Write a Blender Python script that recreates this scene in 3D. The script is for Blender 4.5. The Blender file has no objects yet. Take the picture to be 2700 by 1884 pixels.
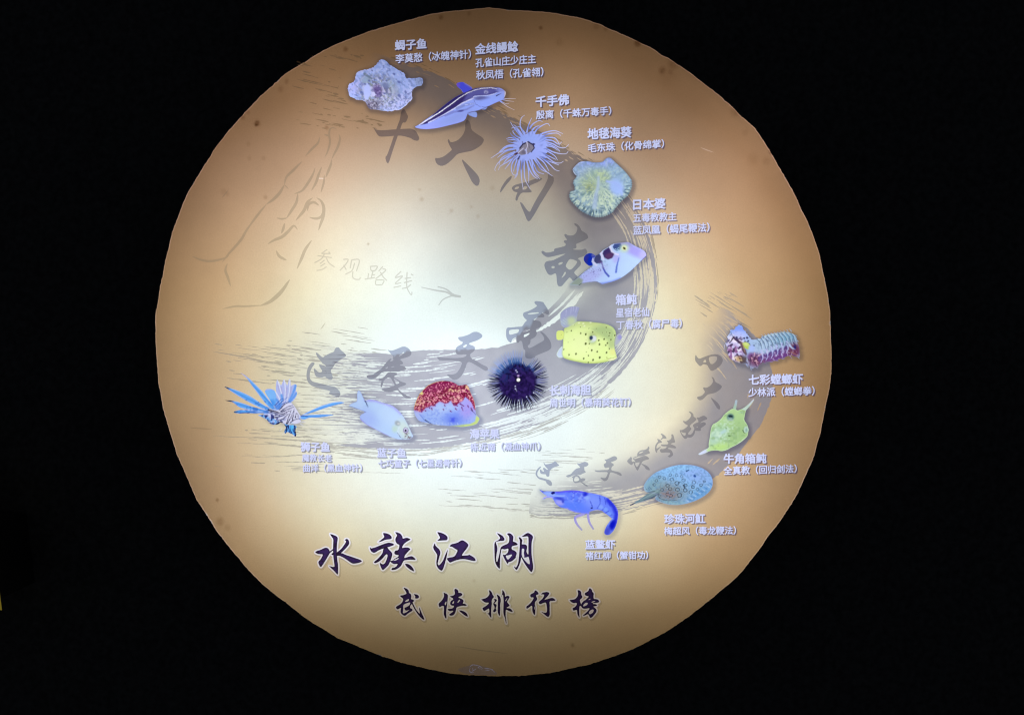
import bpy, math, random
import numpy as np
from mathutils import Vector
from mathutils.geometry import delaunay_2d_cdt

rng = random.Random(7)
nrng = np.random.RandomState(11)
SC = bpy.context.scene
COL = SC.collection
PX = 0.001                                   # one photo pixel is one millimetre on the sign
CX, CY, ZC = 1350.0, 942.0, 1.55             # picture centre in photo pixels / its height in the room


def wx(x): return (x - CX) * PX
def wz(y): return (CY - y) * PX + ZC


# ------------------------------------------------------------------ camera, world, lamps, exposure
cam = bpy.data.cameras.new('camera'); camo = bpy.data.objects.new('camera', cam); COL.objects.link(camo)
camo.location = (0, -3.0, ZC); camo.rotation_euler = (math.radians(90), 0, 0)
cam.sensor_width = 36; cam.lens = 40.0; cam.clip_end = 60
SC.camera = camo
w = bpy.data.worlds.new('World'); SC.world = w; w.use_nodes = True
bg = w.node_tree.nodes['Background']; bg.inputs[0].default_value = (0.8, 0.85, 1.0, 1); bg.inputs[1].default_value = 0.03
SC.view_settings.view_transform = 'Standard'; SC.view_settings.look = 'None'
SC.view_settings.exposure = 0; SC.view_settings.gamma = 1; SC.view_settings.use_curve_mapping = False
SC.cycles.max_bounces = 4; SC.cycles.filter_width = 1.2; SC.cycles.use_denoising = True; SC.cycles.denoiser = 'OPENIMAGEDENOISE'; SC.cycles.denoising_input_passes = 'RGB_ALBEDO_NORMAL'; SC.cycles.denoising_prefilter = 'ACCURATE'

# rows of light strips inside the light box: (x, top, bottom, watts per 440 mm)
LAMP_D = 0.23
GAIN = 2.0
LAMPS = [(480, 640, 1160, .24), (640, 160, 500, .22), (640, 500, 840, .44), (640, 840, 1180, .34), (640, 1180, 1520, .40),
         (860, 160, 500, .37), (860, 500, 840, .52), (860, 840, 1180, .22), (860, 1180, 1520, .52),
         (1060, 160, 500, .18), (1060, 500, 840, .50), (1060, 840, 1180, .40), (1060, 1180, 1520, .40),
         (1260, 160, 500, .16), (1260, 500, 840, .07), (1260, 840, 1180, .70), (1260, 1180, 1520, .40),
         (1500, 160, 500, .42), (1500, 840, 1180, .46), (1500, 1180, 1520, .40),
         (1740, 160, 500, .12), (1740, 500, 840, .52), (1740, 840, 1180, .46), (1740, 1180, 1520, .52),
         (1960, 160, 500, .52), (1960, 500, 840, .44), (1960, 840, 1180, .20), (1960, 1180, 1520, .46), (2110, 560, 1240, .26)]
LAMPS = [(x_, a_, b_, p_ * GAIN) for (x_, a_, b_, p_) in LAMPS]
LIGHT_RGB = (0.97, 0.985, 1.0)
for (lx, y0, y1, p) in LAMPS:
    ld = bpy.data.lights.new('light_strip', 'AREA'); ld.shape = 'RECTANGLE'
    ld.size = 0.02; ld.size_y = (y1 - y0) * PX; ld.energy = p * (y1 - y0) / 440.0; ld.color = LIGHT_RGB
    lo = bpy.data.objects.new('light_strip', ld); COL.objects.link(lo)
    lo.location = (wx(lx), LAMP_D, wz((y0 + y1) / 2)); lo.rotation_euler = (math.radians(-90), 0, 0)


def level(x, y):
    """how strongly the strips light the film at a point (used to pick ink densities)"""
    e = 0
    for (lx, y0, y1, p) in LAMPS:
        for k in range(12):
            yy = y0 + (k + .5) * (y1 - y0) / 12
            r2 = ((x - lx) ** 2 + (y - yy) ** 2) * 1e-6 + LAMP_D ** 2
            e += p * (y1 - y0) / 440 / 12 * LAMP_D ** 2 / r2 ** 2 / math.pi ** 2
    return e


# ------------------------------------------------------------------ materials
def lin(c):
    c = np.asarray(c, float) / 255.0
    return np.where(c <= .04045, c / 12.92, ((c + .055) / 1.055) ** 2.4)


def film(name, fine, coarse, gloss=0.0):
    """backlit printed film: ink colour from the print layer, paper grain from noise, light passes through"""
    m = bpy.data.materials.new(name); m.use_nodes = True; nt = m.node_tree; nt.nodes.clear()
    N = nt.nodes.new; L = nt.links.new
    at = N('ShaderNodeAttribute'); at.attribute_name = 'print'
    geo = N('ShaderNodeNewGeometry')
    acc = at.outputs['Color']
    for sc, amt, st in ((260, fine, 1), (38, coarse, 1), (5, coarse * 1.4, 1)):
        n = N('ShaderNodeTexNoise'); n.inputs['Scale'].default_value = sc; n.inputs['Detail'].default_value = 3
        L(geo.outputs['Position'], n.inputs['Vector'])
        mr = N('ShaderNodeMapRange'); mr.inputs[1].default_value = .25; mr.inputs[2].default_value = .75
        mr.inputs[3].default_value = 1 - amt; mr.inputs[4].default_value = 1 + amt
        L(n.outputs['Fac'], mr.inputs[0])
        vm = N('ShaderNodeVectorMath'); vm.operation = 'MULTIPLY'
        L(acc, vm.inputs[0]); L(mr.outputs[0], vm.inputs[1]); acc = vm.outputs[0]
    t = N('ShaderNodeBsdfTranslucent'); L(acc, t.inputs['Color'])
    o = N('ShaderNodeOutputMaterial'); L(t.outputs[0], o.inputs['Surface'])
    return m


def solid(name, base, rough=.8, amt=.3, scale=30):
    m = bpy.data.materials.new(name); m.use_nodes = True; nt = m.node_tree
    b = nt.nodes['Principled BSDF']; b.inputs['Roughness'].default_value = rough
    n = nt.nodes.new('ShaderNodeTexNoise'); n.inputs['Scale'].default_value = scale; n.inputs['Detail'].default_value = 6
    g = nt.nodes.new('ShaderNodeNewGeometry'); nt.links.new(g.outputs['Position'], n.inputs['Vector'])
    r = nt.nodes.new('ShaderNodeValToRGB')
    r.color_ramp.elements[0].position = .3; r.color_ramp.elements[1].position = .7
    r.color_ramp.elements[0].color = tuple(c * (1 - amt) for c in base) + (1,)
    r.color_ramp.elements[1].color = tuple(c * (1 + amt) for c in base) + (1,)
    nt.links.new(n.outputs['Fac'], r.inputs[0]); nt.links.new(r.outputs[0], b.inputs['Base Color'])
    return m


M_PARCH = film('parchment_film', .055, .02)
M_GREY = film('grey_brush_print', .03, .03)
M_PIC = film('picture_print', .025, .02)
M_TEXT = film('lettering_print', .01, .01)
M_INK = film('ink_print', .05, .05)
M_WALL = solid('black_wall_paint', (.03, .032, .035), .9, .5, 60)
M_BOX = solid('black_box_metal', (.012, .012, .012), .6, .3, 40)

# ------------------------------------------------------------------ 2D helpers (photo pixel coordinates, y down)
def A_(p): return np.asarray(p, float)
def smooth01(t): t = np.clip(t, 0, 1); return t * t * (3 - 2 * t)


def area2(p): x, y = p[:, 0], p[:, 1]; return float(np.sum(x * np.roll(y, -1) - np.roll(x, -1) * y))
def ccw(p): p = A_(p); return p if area2(p) > 0 else p[::-1].copy()


def chaikin(p, it=1, r=.22):
    p = A_(p)
    for _ in range(it):
        q = np.roll(p, -1, 0)
        p = np.stack([p * (1 - r) + q * r, p * r + q * (1 - r)], 1).reshape(-1, 2)
    return p


def spline(pts, step):
    """open Catmull-Rom resampled at about one point per step"""
    p = A_(pts)
    if len(p) == 2:
        n = max(2, int(np.hypot(*(p[1] - p[0])) / step) + 1)
        return p[0] + (p[1] - p[0]) * np.linspace(0, 1, n)[:, None]
    q = np.vstack([2 * p[0] - p[1], p, 2 * p[-1] - p[-2]]); out = []
    for i in range(1, len(q) - 2):
        n = max(2, int(np.hypot(*(q[i + 1] - q[i])) / step))
        t = np.arange(n)[:, None] / n
        out.append(.5 * (2 * q[i] + (q[i + 1] - q[i - 1]) * t + (2 * q[i - 1] - 5 * q[i] + 4 * q[i + 1] - q[i + 2]) * t ** 2
                         + (3 * q[i] - q[i - 1] - 3 * q[i + 1] + q[i + 2]) * t ** 3))
    out.append(p[-1:]); return np.vstack(out)


def normals(c):
    d = np.gradient(c, axis=0); d /= np.maximum(np.hypot(d[:, 0], d[:, 1]), 1e-9)[:, None]
    return np.stack([-d[:, 1], d[:, 0]], 1)


def ribbon(pts, w, step=4, mode='both', w1=None, rag=0):
    """a brush line as a closed outline. mode: both ends taper / taper to w1 / flat"""
    c = spline(pts, step); n = normals(c); t = np.linspace(0, 1, len(c))
    if mode == 'both': hw = w / 2 * np.maximum(np.sin(math.pi * t) ** .55, .12)
    elif mode == 'taper': hw = (w + ((w1 if w1 is not None else w * .2) - w) * t) / 2
    else: hw = np.full(len(c), w / 2.)
    if rag: hw = hw * (1 + rag * (nrng.rand(len(c)) - .5) * 2)
    hw2 = hw if not rag else hw * (1 + rag * (nrng.rand(len(c)) - .5))
    return ccw(np.vstack([c + n * hw[:, None], (c - n * hw2[:, None])[::-1]]))


def grow(p, d):
    """push a counter-clockwise outline outwards by d"""
    p = A_(p); a = np.roll(p, 1, 0); b = np.roll(p, -1, 0)
    e1 = p - a; e2 = b - p
    e1 /= np.maximum(np.hypot(e1[:, 0], e1[:, 1]), 1e-9)[:, None]; e2 /= np.maximum(np.hypot(e2[:, 0], e2[:, 1]), 1e-9)[:, None]
    n = np.stack([e1[:, 1] + e2[:, 1], -e1[:, 0] - e2[:, 0]], 1)
    ln = np.maximum(np.hypot(n[:, 0], n[:, 1]), .6)[:, None]
    return p + n / ln * d * np.minimum(2 / ln, 1.6)


def winding(x, y, poly):
    wn = np.zeros(len(x), int); x0, y0 = poly[-1]
    for x1, y1 in poly:
        if y0 != y1:
            up = (y0 <= y) & (y1 > y); dn = (y0 > y) & (y1 <= y)
            m = up | dn
            if m.any():
                xs = x0 + (y[m] - y0) / (y1 - y0) * (x1 - x0)
                r = (xs > x[m]).astype(int) * np.where(up[m], 1, -1)
                wn[m] += r
        x0, y0 = x1, y1
    return wn


def dist_line(x, y, p, closed=False):
    p = A_(p); d = np.full(len(x), 1e9); tt = np.zeros(len(x))
    q = np.vstack([p, p[:1]]) if closed else p
    n = len(q) - 1
    for i in range(n):
        ax, ay = q[i]; bx, by = q[i + 1]; dx, dy = bx - ax, by - ay; l2 = dx * dx + dy * dy + 1e-9
        t = np.clip(((x - ax) * dx + (y - ay) * dy) / l2, 0, 1)
        e = np.hypot(x - ax - t * dx, y - ay - t * dy); m = e < d
        d[m] = e[m]; tt[m] = (i + t[m]) / n
    return d, tt


def vnoise(x, y, seed):
    xi = np.floor(x).astype(int); yi = np.floor(y).astype(int); fx = smooth01(x - xi); fy = smooth01(y - yi)
    def h(a, b):
        v = (a * 374761393 + b * 668265263 + seed * 974634777) & 0xffffffff
        v = ((v ^ (v >> 13)) * 1274126177) & 0xffffffff
        return ((v ^ (v >> 16)) & 0xffff) / 65535.0
    return (h(xi, yi) * (1 - fx) + h(xi + 1, yi) * fx) * (1 - fy) + (h(xi, yi + 1) * (1 - fx) + h(xi + 1, yi + 1) * fx) * fy


class Loc:
    """local tracing frame: origin in the photo and size of one traced unit"""
    def __init__(s, ox, oy, k): s.o = A_((ox, oy)); s.k = k
    def __call__(s, pts): return A_(pts) * s.k + s.o


class Paint:
    """lays ink on sample points, in a tracing frame, colours as the eye sees them on the lit sign"""
    def __init__(s, f, x, y, base):
        s.x = (x - f.o[0]) / f.k; s.y = (y - f.o[1]) / f.k; s.c = np.tile(A_(base), (len(x), 1))
    def mix(s, m, col): s.c += (A_(col) - s.c) * np.clip(m, 0, 1)[:, None]
    def blob(s, cx, cy, rx, ry, col, ang=0, soft=.5, a=1):
        t = math.radians(ang); dx = s.x - cx; dy = s.y - cy
        d = np.hypot((dx * math.cos(t) + dy * math.sin(t)) / rx, (-dx * math.sin(t) + dy * math.cos(t)) / ry)
        s.mix(a * (1 - smooth01((d - 1 + soft) / (2 * soft))), col)
    def ring(s, cx, cy, r, wd, col, a=1, sy=1.):
        d = np.abs(np.hypot(s.x - cx, (s.y - cy) / sy) - r); s.mix(a * np.clip((wd / 2 - d) / 8 + .5, 0, 1), col)
    def line(s, pts, w0, col, w1=None, soft=8, a=1):
        d, t = dist_line(s.x, s.y, pts); hw = (w0 + ((w0 if w1 is None else w1) - w0) * t) / 2
        s.mix(a * np.clip((hw - d) / soft + .5, 0, 1), col)
    def poly(s, pts, col, soft=12, a=1):
        p = A_(pts); m = (s.x > p[:, 0].min() - 60) & (s.x < p[:, 0].max() + 60) & (s.y > p[:, 1].min() - 60) & (s.y < p[:, 1].max() + 60)
        if not m.any(): return
        d, _ = dist_line(s.x[m], s.y[m], p, True); d = np.where(winding(s.x[m], s.y[m], p) != 0, d, -d)
        k = np.zeros(len(s.x)); k[m] = np.clip(d / soft + .5, 0, 1); s.mix(a * k, col)
    def speck(s, size, lo, hi, col, seed, a=1, where=None, sx=1, ang=0):
        t = math.radians(ang); u = s.x * math.cos(t) + s.y * math.sin(t); v = -s.x * math.sin(t) + s.y * math.cos(t)
        n = vnoise(u / size / sx, v / size, seed); m = a * smooth01((n - lo) / (hi - lo))
        s.mix(m if where is None else m * where, col)
    def near(s, cx, cy, rx, ry, soft=.5):
        d = np.hypot((s.x - cx) / rx, (s.y - cy) / ry); return 1 - smooth01((d - 1 + soft) / (2 * soft))
    def edge(s, pts, wd, col, a=1, dx=0, dy=0):
        """tint the inside rim, optionally only the side facing (dx, dy)"""
        p = A_(pts); d, _ = dist_line(s.x - dx, s.y - dy, p, True)
        s.mix(a * (1 - smooth01(d / wd)), col)


# ------------------------------------------------------------------ registry of printed areas
ELEMS = []      # dict(name contours key color prio)
OBJS = {}       # key -> dict(name parent mat label)
EXTRA = []      # extra sample points
_order = [0]


def obj_key(name, parent='sign', mat=None, label=None):
    k = '%s#%d' % (name, len(OBJS)); OBJS[k] = dict(name=name, parent=parent, mat=mat, label=label); return k


def elem(key, polys, color, prio, hole=()):
    cs = [(ccw(p), 1) for p in polys] + [(ccw(p), -1) for p in hole]
    ELEMS.append(dict(key=key, cs=cs, color=color, prio=prio))


def flat(c):
    c = A_(c)
    return lambda x, y: np.tile(c, (len(x), 1))


# ------------------------------------------------------------------ the parchment
OUT = [(680,260),(718,226),(752,194),(805,163),(831,146),(868,125),(893,114),(931,99),(956,89),(1009,72),(1041,63),(1088,50),(1135,37),(1182,30),(1229,26),(1291,20),(1307,22),(1339,26),(1400,29),(1447,33),(1475,37),(1503,42),(1544,51),(1581,64),(1618,81),(1665,101),(1693,115),(1718,126),(1737,140),(1762,153),(1790,172),(1821,193),(1852,217),(1887,243),(1924,275),(1955,307),(1990,337),(2002,353),(2016,374),(2033,403),(2052,437),(2071,468),(2088,499),(2095,510),(2113,553),(2127,579),(2143,618),(2160,667),(2168,707),(2180,760),(2189,825),(2190,869),(2193,934),(2192,983),(2187,1023),(2178,1064),(2173,1096),(2169,1111),(2163,1143),(2155,1167),(2148,1199),(2134,1230),(2116,1272),(2099,1307),(2078,1342),(2046,1388),(2025,1412),(2008,1440),(1983,1472),(1957,1505),(1931,1531),(1889,1566),(1847,1601),(1801,1635),(1752,1667),(1703,1693),(1654,1716),(1605,1734),(1556,1750),(1507,1761),(1458,1771),(1409,1778),(1360,1781),(1295,1781),(1230,1778),(1181,1773),(1132,1763),(1083,1752),(1050,1743),(987,1721),(890,1681),(812,1633),(759,1592),(700,1547),(656,1503),(619,1459),(578,1409),(541,1350),(519,1318),(465,1194),(430,1078),(417,1004),(413,946),(410,896),(410,826),(416,799),(423,753),(438,679),(454,613),(477,551),(492,513),(527,455),(566,393),(604,342),(651,292)]
OUT = A_(OUT)
q = []
for i in range(len(OUT)):                                     # uneven, hand-trimmed edge
    a, b = OUT[i], OUT[(i + 1) % len(OUT)]; n = max(1, int(np.hypot(*(b - a)) / 8))
    for k in range(n):
        p = a + (b - a) * k / n
        q.append(p + nrng.normal(0, .45, 2) * (2.2 if rng.random() < .06 else 1))
OUT = ccw(np.array(q))

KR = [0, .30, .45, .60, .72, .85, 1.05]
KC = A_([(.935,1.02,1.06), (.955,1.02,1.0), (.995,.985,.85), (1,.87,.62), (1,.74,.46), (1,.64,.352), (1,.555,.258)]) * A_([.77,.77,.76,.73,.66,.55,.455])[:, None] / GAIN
STAINS = [(678, 325, 7, .75), (675, 330, 4, .6), (911, 130, 6, .6), (1163, 46, 6, .6), (1237, 36, 5, .4), (1426, 74, 5, .55), (1681, 115, 8, .85), (1746, 186, 9, .5), (1775, 168, 14, .36),
          (1768, 190, 6, .3), (1760, 205, 22, .12), (1475, 112, 9, .2), (1572, 70, 8, .3), (1597, 76, 6, .3), (590, 505, 7, .18), (600, 512, 5, .2), (700, 520, 5, .3), (655, 380, 5, .25), (657, 418, 5, .2), (695, 417, 5, .2),
          (1112, 525, 5, .26), (1190, 555, 5, .22), (1242, 545, 4, .2), (1106, 500, 4, .2), (971, 643, 3, .5), (573, 1317, 4, .6), (580, 1374, 10, .35), (600, 1390, 8, .2), (1298, 496, 6, .16), (1260, 570, 5, .2), (740, 236, 8, .25), (756, 215, 6, .3),
          (862, 337, 5, .45), (1936, 295, 12, .2), (1965, 350, 8, .2), (1985, 420, 14, .18), (2020, 425, 10, .2), (1510, 1700, 5, .4), (640, 310, 6, .35), (654, 297, 5, .3), (2033, 400, 5, .8), (1250, 1530, 4, .2), (1940, 300, 5, .2)]
FISH_SHADOW = []      # (outline, strength, dx, dy, reach)


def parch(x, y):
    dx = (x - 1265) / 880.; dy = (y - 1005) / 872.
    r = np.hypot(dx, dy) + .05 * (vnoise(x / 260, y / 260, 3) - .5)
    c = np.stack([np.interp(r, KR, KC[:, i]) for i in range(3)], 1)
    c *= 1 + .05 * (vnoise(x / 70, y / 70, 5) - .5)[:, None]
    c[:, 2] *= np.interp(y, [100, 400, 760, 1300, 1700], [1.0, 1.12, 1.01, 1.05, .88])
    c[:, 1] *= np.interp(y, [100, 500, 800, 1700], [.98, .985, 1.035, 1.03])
    for (sx, sy, sr, k) in STAINS:
        m = (np.abs(x - sx) < sr * 2.5) & (np.abs(y - sy) < sr * 2.5)
        if m.any():
            d = np.hypot(x[m] - sx, (y[m] - sy) * .9) / sr
            kk = k * .72 * (1 - smooth01((d - .35) / 1.2)) * (.7 + .6 * vnoise(x[m] / 5, y[m] / 5, 9))
            c[m] *= (1 - np.clip(kk, 0, 1))[:, None] ** A_((.8, 1, 1.2))
    return c


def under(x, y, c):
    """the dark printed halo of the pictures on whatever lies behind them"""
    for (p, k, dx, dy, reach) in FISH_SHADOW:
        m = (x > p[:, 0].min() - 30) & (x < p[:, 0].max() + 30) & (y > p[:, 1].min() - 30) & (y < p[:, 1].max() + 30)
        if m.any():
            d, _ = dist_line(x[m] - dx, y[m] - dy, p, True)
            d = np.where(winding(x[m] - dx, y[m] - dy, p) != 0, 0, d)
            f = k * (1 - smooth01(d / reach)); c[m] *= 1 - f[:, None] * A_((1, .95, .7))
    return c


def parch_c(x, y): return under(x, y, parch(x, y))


def grey_at(x, y, k):
    """the grey ink runs cooler towards the lower half of the sign"""
    t = smooth01((y - 330) / 480.)[:, None]
    return (A_((.25, .195, .182)) * (1 - t) + A_((.305, .305, .37)) * t) * k / GAIN


def grey_c(a, grey=1.0, soft=None, reach=100.):
    def f(x, y):
        al = np.full(len(x), a)
        if soft is not None:
            d, _ = dist_line(x, y, soft); al = a * smooth01(d / reach)
        al = al * (.94 + .12 * vnoise(x / 30, y / 30, 21))
        c = parch(x, y); g = grey_at(x, y, grey) if np.isscalar(grey) else grey / GAIN
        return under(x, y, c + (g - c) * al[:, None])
    return f


K_FACE = obj_key('printed_face', mat=M_PARCH, label='tan to cream parchment film of the round sign')
K_RIM = obj_key('rim', mat=M_PARCH)
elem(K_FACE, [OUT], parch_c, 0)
rim_in = grow(OUT, -2.6)


def rim_leak_c(x, y):
    c = parch(x, y); k = smooth01((1720 - y) / 350.) * (.55 + .9 * vnoise(x / 40, y / 40, 31))  # light leaking at the cut edge, painted as lighter ink, fading near the bottom
    return np.minimum(c * (1 + (A_((.32, .38, .75)) * k[:, None])), 1)


elem(K_RIM, [OUT], rim_leak_c, 1)
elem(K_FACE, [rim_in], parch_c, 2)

# ------------------------------------------------------------------ big dry-brush strokes
MAIN_OUT = [(985,138),(1060,163),(1120,183),(1180,210),(1240,248),(1300,283),(1360,316),(1420,350),(1480,383),(1530,413),(1580,445),(1640,500),(1690,570),(1716,640),(1728,700),(1732,760),(1722,830),(1700,890),(1665,950),(1610,1010),(1540,1060),(1450,1105),(1350,1140),(1250,1165),(1150,1180),(1050,1185),(960,1180),(880,1172)]
MAIN_END, yy_ = [], 1168
while yy_ > 930:
    MAIN_END += [(rng.uniform(905, 1040) - (1168 - yy_) * .1, yy_), (rng.uniform(820, 900), yy_ - rng.uniform(1, 3))]; yy_ -= rng.uniform(3, 9)
MAIN_LOW = [(1000,930),(1050,933),(1110,923),(1248,921),(1335,908),(1388,862),(1432,825),(1474,788),(1500,752)]
MAIN_SOFT = [(1490,730),(1466,680),(1440,610),(1400,540),(1330,470),(1250,420),(1150,375),(1040,330),(930,290),(890,240),(905,190),(960,150)]
k1 = obj_key('brush_stroke', mat=M_GREY, label='large grey sweeping dry brush stroke behind ten sea creatures')
mo = spline(MAIN_OUT, 6); mo = mo + nrng.normal(0, .8, mo.shape)
ELEM_MAIN = ccw(np.vstack([mo, A_(MAIN_END), spline(MAIN_LOW, 8) + nrng.normal(0, .8, spline(MAIN_LOW, 8).shape), MAIN_SOFT]))
elem(k1, [ELEM_MAIN], grey_c(.86, soft=MAIN_SOFT, reach=125.), 5)
R_OUT = [(1885,822),(1905,812),(1930,824),(1954,851),(1997,891),(2022,930),(2033,966),(2038,1000),(2033,1050),(2018,1092),(2008,1116),(1970,1165),(1939,1207),(1907,1238),(1883,1259),(1840,1285),(1790,1305),(1733,1322),(1636,1346),(1524,1357),(1430,1358),(1395,1352)]
R_SOFT = [(1400,1300),(1425,1258),(1500,1228),(1590,1200),(1670,1168),(1740,1130),(1790,1080),(1820,1020),(1832,960),(1828,900),(1850,850),(1872,826)]
k2 = obj_key('brush_stroke', mat=M_GREY, label='smaller grey dry brush stroke behind four sea creatures at right')
ro = spline(R_OUT, 6); ro = ro + nrng.normal(0, .8, ro.shape)
ELEM_RIGHT = ccw(np.vstack([ro, R_SOFT]))
elem(k2, [ELEM_RIGHT], grey_c(.80, .86, soft=R_SOFT, reach=85.), 5)


def arclen(c): return np.concatenate([[0], np.cumsum(np.hypot(*np.diff(c, axis=0).T))])


def along(curve, s0, ln, off, wd, rag=.5):
    """a thin streak following a curve at an offset to its right-hand side"""
    L = arclen(curve); s = np.arange(s0, min(s0 + ln, L[-1] - 1), 5.)
    if len(s) < 3: return None
    c = np.stack([np.interp(s, L, curve[:, 0]), np.interp(s, L, curve[:, 1])], 1)
    n = normals(c); t = np.linspace(0, 1, len(s))
    wob = np.cumsum(nrng.normal(0, .25, len(s)))
    c = c + n * (off + wob)[:, None]
    hw = wd / 2 * np.maximum(np.sin(math.pi * t), .1) ** .5 * (1 + rag * (nrng.rand(len(s)) - .5) * 2)
    return ccw(np.vstack([c + n * hw[:, None], (c - n * hw[:, None] * .8)[::-1]]))


def s_at(curve, x, y): return float(arclen(curve)[np.argmin(np.hypot(curve[:, 0] - x, curve[:, 1] - y))])


mc = spline(MAIN_OUT + [(800, 1160), (700, 1146)], 6); rc = spline(R_OUT, 6)
neg, pos = [], []
sA, sB, sC, sD, sE = s_at(mc, 1640, 500), s_at(mc, 1732, 760), s_at(mc, 1610, 1010), s_at(mc, 1350, 1140), s_at(mc, 880, 1172)
for i in range(46): neg.append(along(mc, rng.uniform(sA, sB), rng.uniform(50, 220), rng.choice([10, 16, 24, 30, 40, 52, 58]) + rng.uniform(-3, 3), rng.uniform(1.6, 4.8)))
for i in range(75): neg.append(along(mc, rng.uniform(sB - 40, sC + 40), rng.uniform(30, 150), rng.uniform(2, 62), rng.uniform(1.6, 4.5)))
for i in range(95): neg.append(along(mc, rng.uniform(sC, sD), rng.uniform(25, 150), abs(rng.gauss(0, 30)) + 2, rng.uniform(1.5, 5)))
for i in range(150):
    s = sD + (sE - sD) * rng.random() ** .62
    neg.append(along(mc, s, rng.uniform(12, 130), rng.uniform(0, 250) ** 1.0, rng.uniform(1.5, 4.2)))
for i in range(70): neg.append(along(mc, sE - rng.uniform(-40, 150), rng.uniform(30, 120), rng.uniform(0, 255), rng.uniform(2, 6)))
for i in range(110): pos.append(along(mc, rng.uniform(sC, sE), rng.uniform(20, 120), -rng.uniform(2, 42) * rng.random(), rng.uniform(1.2, 3.6)))
for i in range(14): pos.append(along(mc, rng.uniform(sA, sB), rng.uniform(20, 80), -rng.uniform(3, 8), rng.uniform(1.2, 3)))
for (off, s0, ln, wd) in ((92, sE - 470, 250, 5), (98, sE - 300, 200, 4), (205, sE - 330, 300, 4), (180, sE - 420, 160, 3.5), (150, sE - 620, 330, 3.5), (62, sE - 250, 220, 7)):
    neg.append(along(mc, s0, ln, off, wd, .7))
bright = [ribbon(p_, w_, 5, 'both', rag=.3) for p_, w_ in (([(1538, 768), (1502, 808), (1464, 842), (1418, 872)], 15), ([(1516, 764), (1484, 800), (1446, 834)], 6), ([(1526, 772), (1494, 808), (1470, 830)], 5), ([(1424, 868), (1384, 888), (1338, 906)], 10), ([(1408, 866), (1372, 884)], 5))]
# ragged top edge of the large stroke
sT = s_at(mc, 1060, 163)
for i in range(60): neg.append(along(mc, rng.uniform(sT - 40, sA - 60), rng.uniform(8, 30), rng.uniform(1, 30) * rng.random(), rng.uniform(1.5, 4.5)))
for i in range(60): pos.append(along(mc, rng.uniform(sT - 60, sA - 60), rng.uniform(8, 34), -rng.uniform(3, 14) * rng.random(), rng.uniform(1.5, 4)))
# right-hand stroke: broken bottom edge and a few breaks
t0, t1, t2, t3 = s_at(rc, 1930, 824), s_at(rc, 2038, 1000), s_at(rc, 1790, 1305), s_at(rc, 1395, 1352)
for i in range(70): neg.append(along(rc, rng.uniform(t2, t3 - 10), rng.uniform(25, 190), rng.uniform(3, 50), rng.uniform(1.6, 4.6)))
for i in range(40): neg.append(along(rc, rng.uniform(t3 - 260, t3 - 10), rng.uniform(25, 120), rng.uniform(30, 125), rng.uniform(1.5, 4.2)))
for i in range(26): pos.append(along(rc, rng.uniform(t2, t3), rng.uniform(20, 90), -rng.uniform(1, 9), rng.uniform(1.2, 3)))
for i in range(22): neg.append(along(rc, rng.uniform(t0 - 20, t1), rng.uniform(6, 24), rng.uniform(0, 14) * rng.random(), rng.uniform(1.5, 3)))
for (s0, off, ln, wd) in ((s_at(rc, 2018, 1092) - 30, 44, 34, 5), (s_at(rc, 2018, 1092) - 26, 22, 30, 4), (s_at(rc, 2018, 1092) - 40, 60, 20, 4), (s_at(rc, 1907, 1238) - 14, 28, 26, 4), (s_at(rc, 1907, 1238), 40, 22, 4), (s_at(rc, 1970, 1165), 30, 20, 3)):
    neg.append(along(rc, s0, ln, off, wd, .6))


def dashes(n, box, slope0, slope1, lens, wds, dens):
    x0, y0, x1, y1 = box; k = 0
    while k < n:
        u, v = rng.random(), rng.random()
        if rng.random() > dens(u, v): continue
        k += 1
        x = x0 + u * (x1 - x0); y = y0 + v * (y1 - y0); sl = slope0 + (slope1 - slope0) * v
        ln = lens[0] + (lens[1] - lens[0]) * rng.random() ** 2.2
        m = max(3, int(ln / 6)); t = np.linspace(0, 1, m)
        c = np.stack([x + t * ln, y + t * ln * sl + np.cumsum(nrng.normal(0, .35, m))], 1); nn = normals(c)
        hw = rng.uniform(*wds) / 2 * np.maximum(np.sin(math.pi * t), .15) ** .5 * (1 + .5 * (nrng.rand(m) - .5) * 2)
        yield ccw(np.vstack([c + nn * hw[:, None], (c - nn * hw[:, None] * .7)[::-1]]))


# dry tails: left of the large stroke, top-left of it, above and left of the right-hand stroke
pos += list(dashes(190, (640, 915, 985, 1150), .13, .03, (8, 105), (1.3, 4.2), lambda u, v: .25 + .75 * u))
pos += list(dashes(60, (700, 860, 960, 1010), .15, .10, (10, 90), (1.2, 3.2), lambda u, v: .35 + .65 * v))
pos += list(dashes(55, (560, 1080, 1000, 1245), .05, .04, (15, 150), (1.3, 3.6), lambda u, v: .3 + .7 * u * (1 - .5 * v)))
pos += list(dashes(26, (545, 900, 720, 1010), .15, .10, (15, 120), (1.2, 3.2), lambda u, v: .6))
pos += list(dashes(150, (770, 145, 1000, 340), .26, .20, (6, 55), (2.0, 5.4), lambda u, v: .2 + .8 * u * (1 - .6 * v)))
pos += list(dashes(45, (1130, 1232, 1420, 1350), .10, .04, (15, 130), (1.3, 3.4), lambda u, v: .3 + .7 * u))
pos += list(dashes(46, (1400, 1180, 1640, 1250), .03, .01, (15, 110), (1.0, 2.4), lambda u, v: .6))
pos += list(dashes(45, (1828, 768, 1930, 880), .62, .55, (8, 60), (1.3, 3.2), lambda u, v: .25 + .75 * u))
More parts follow.
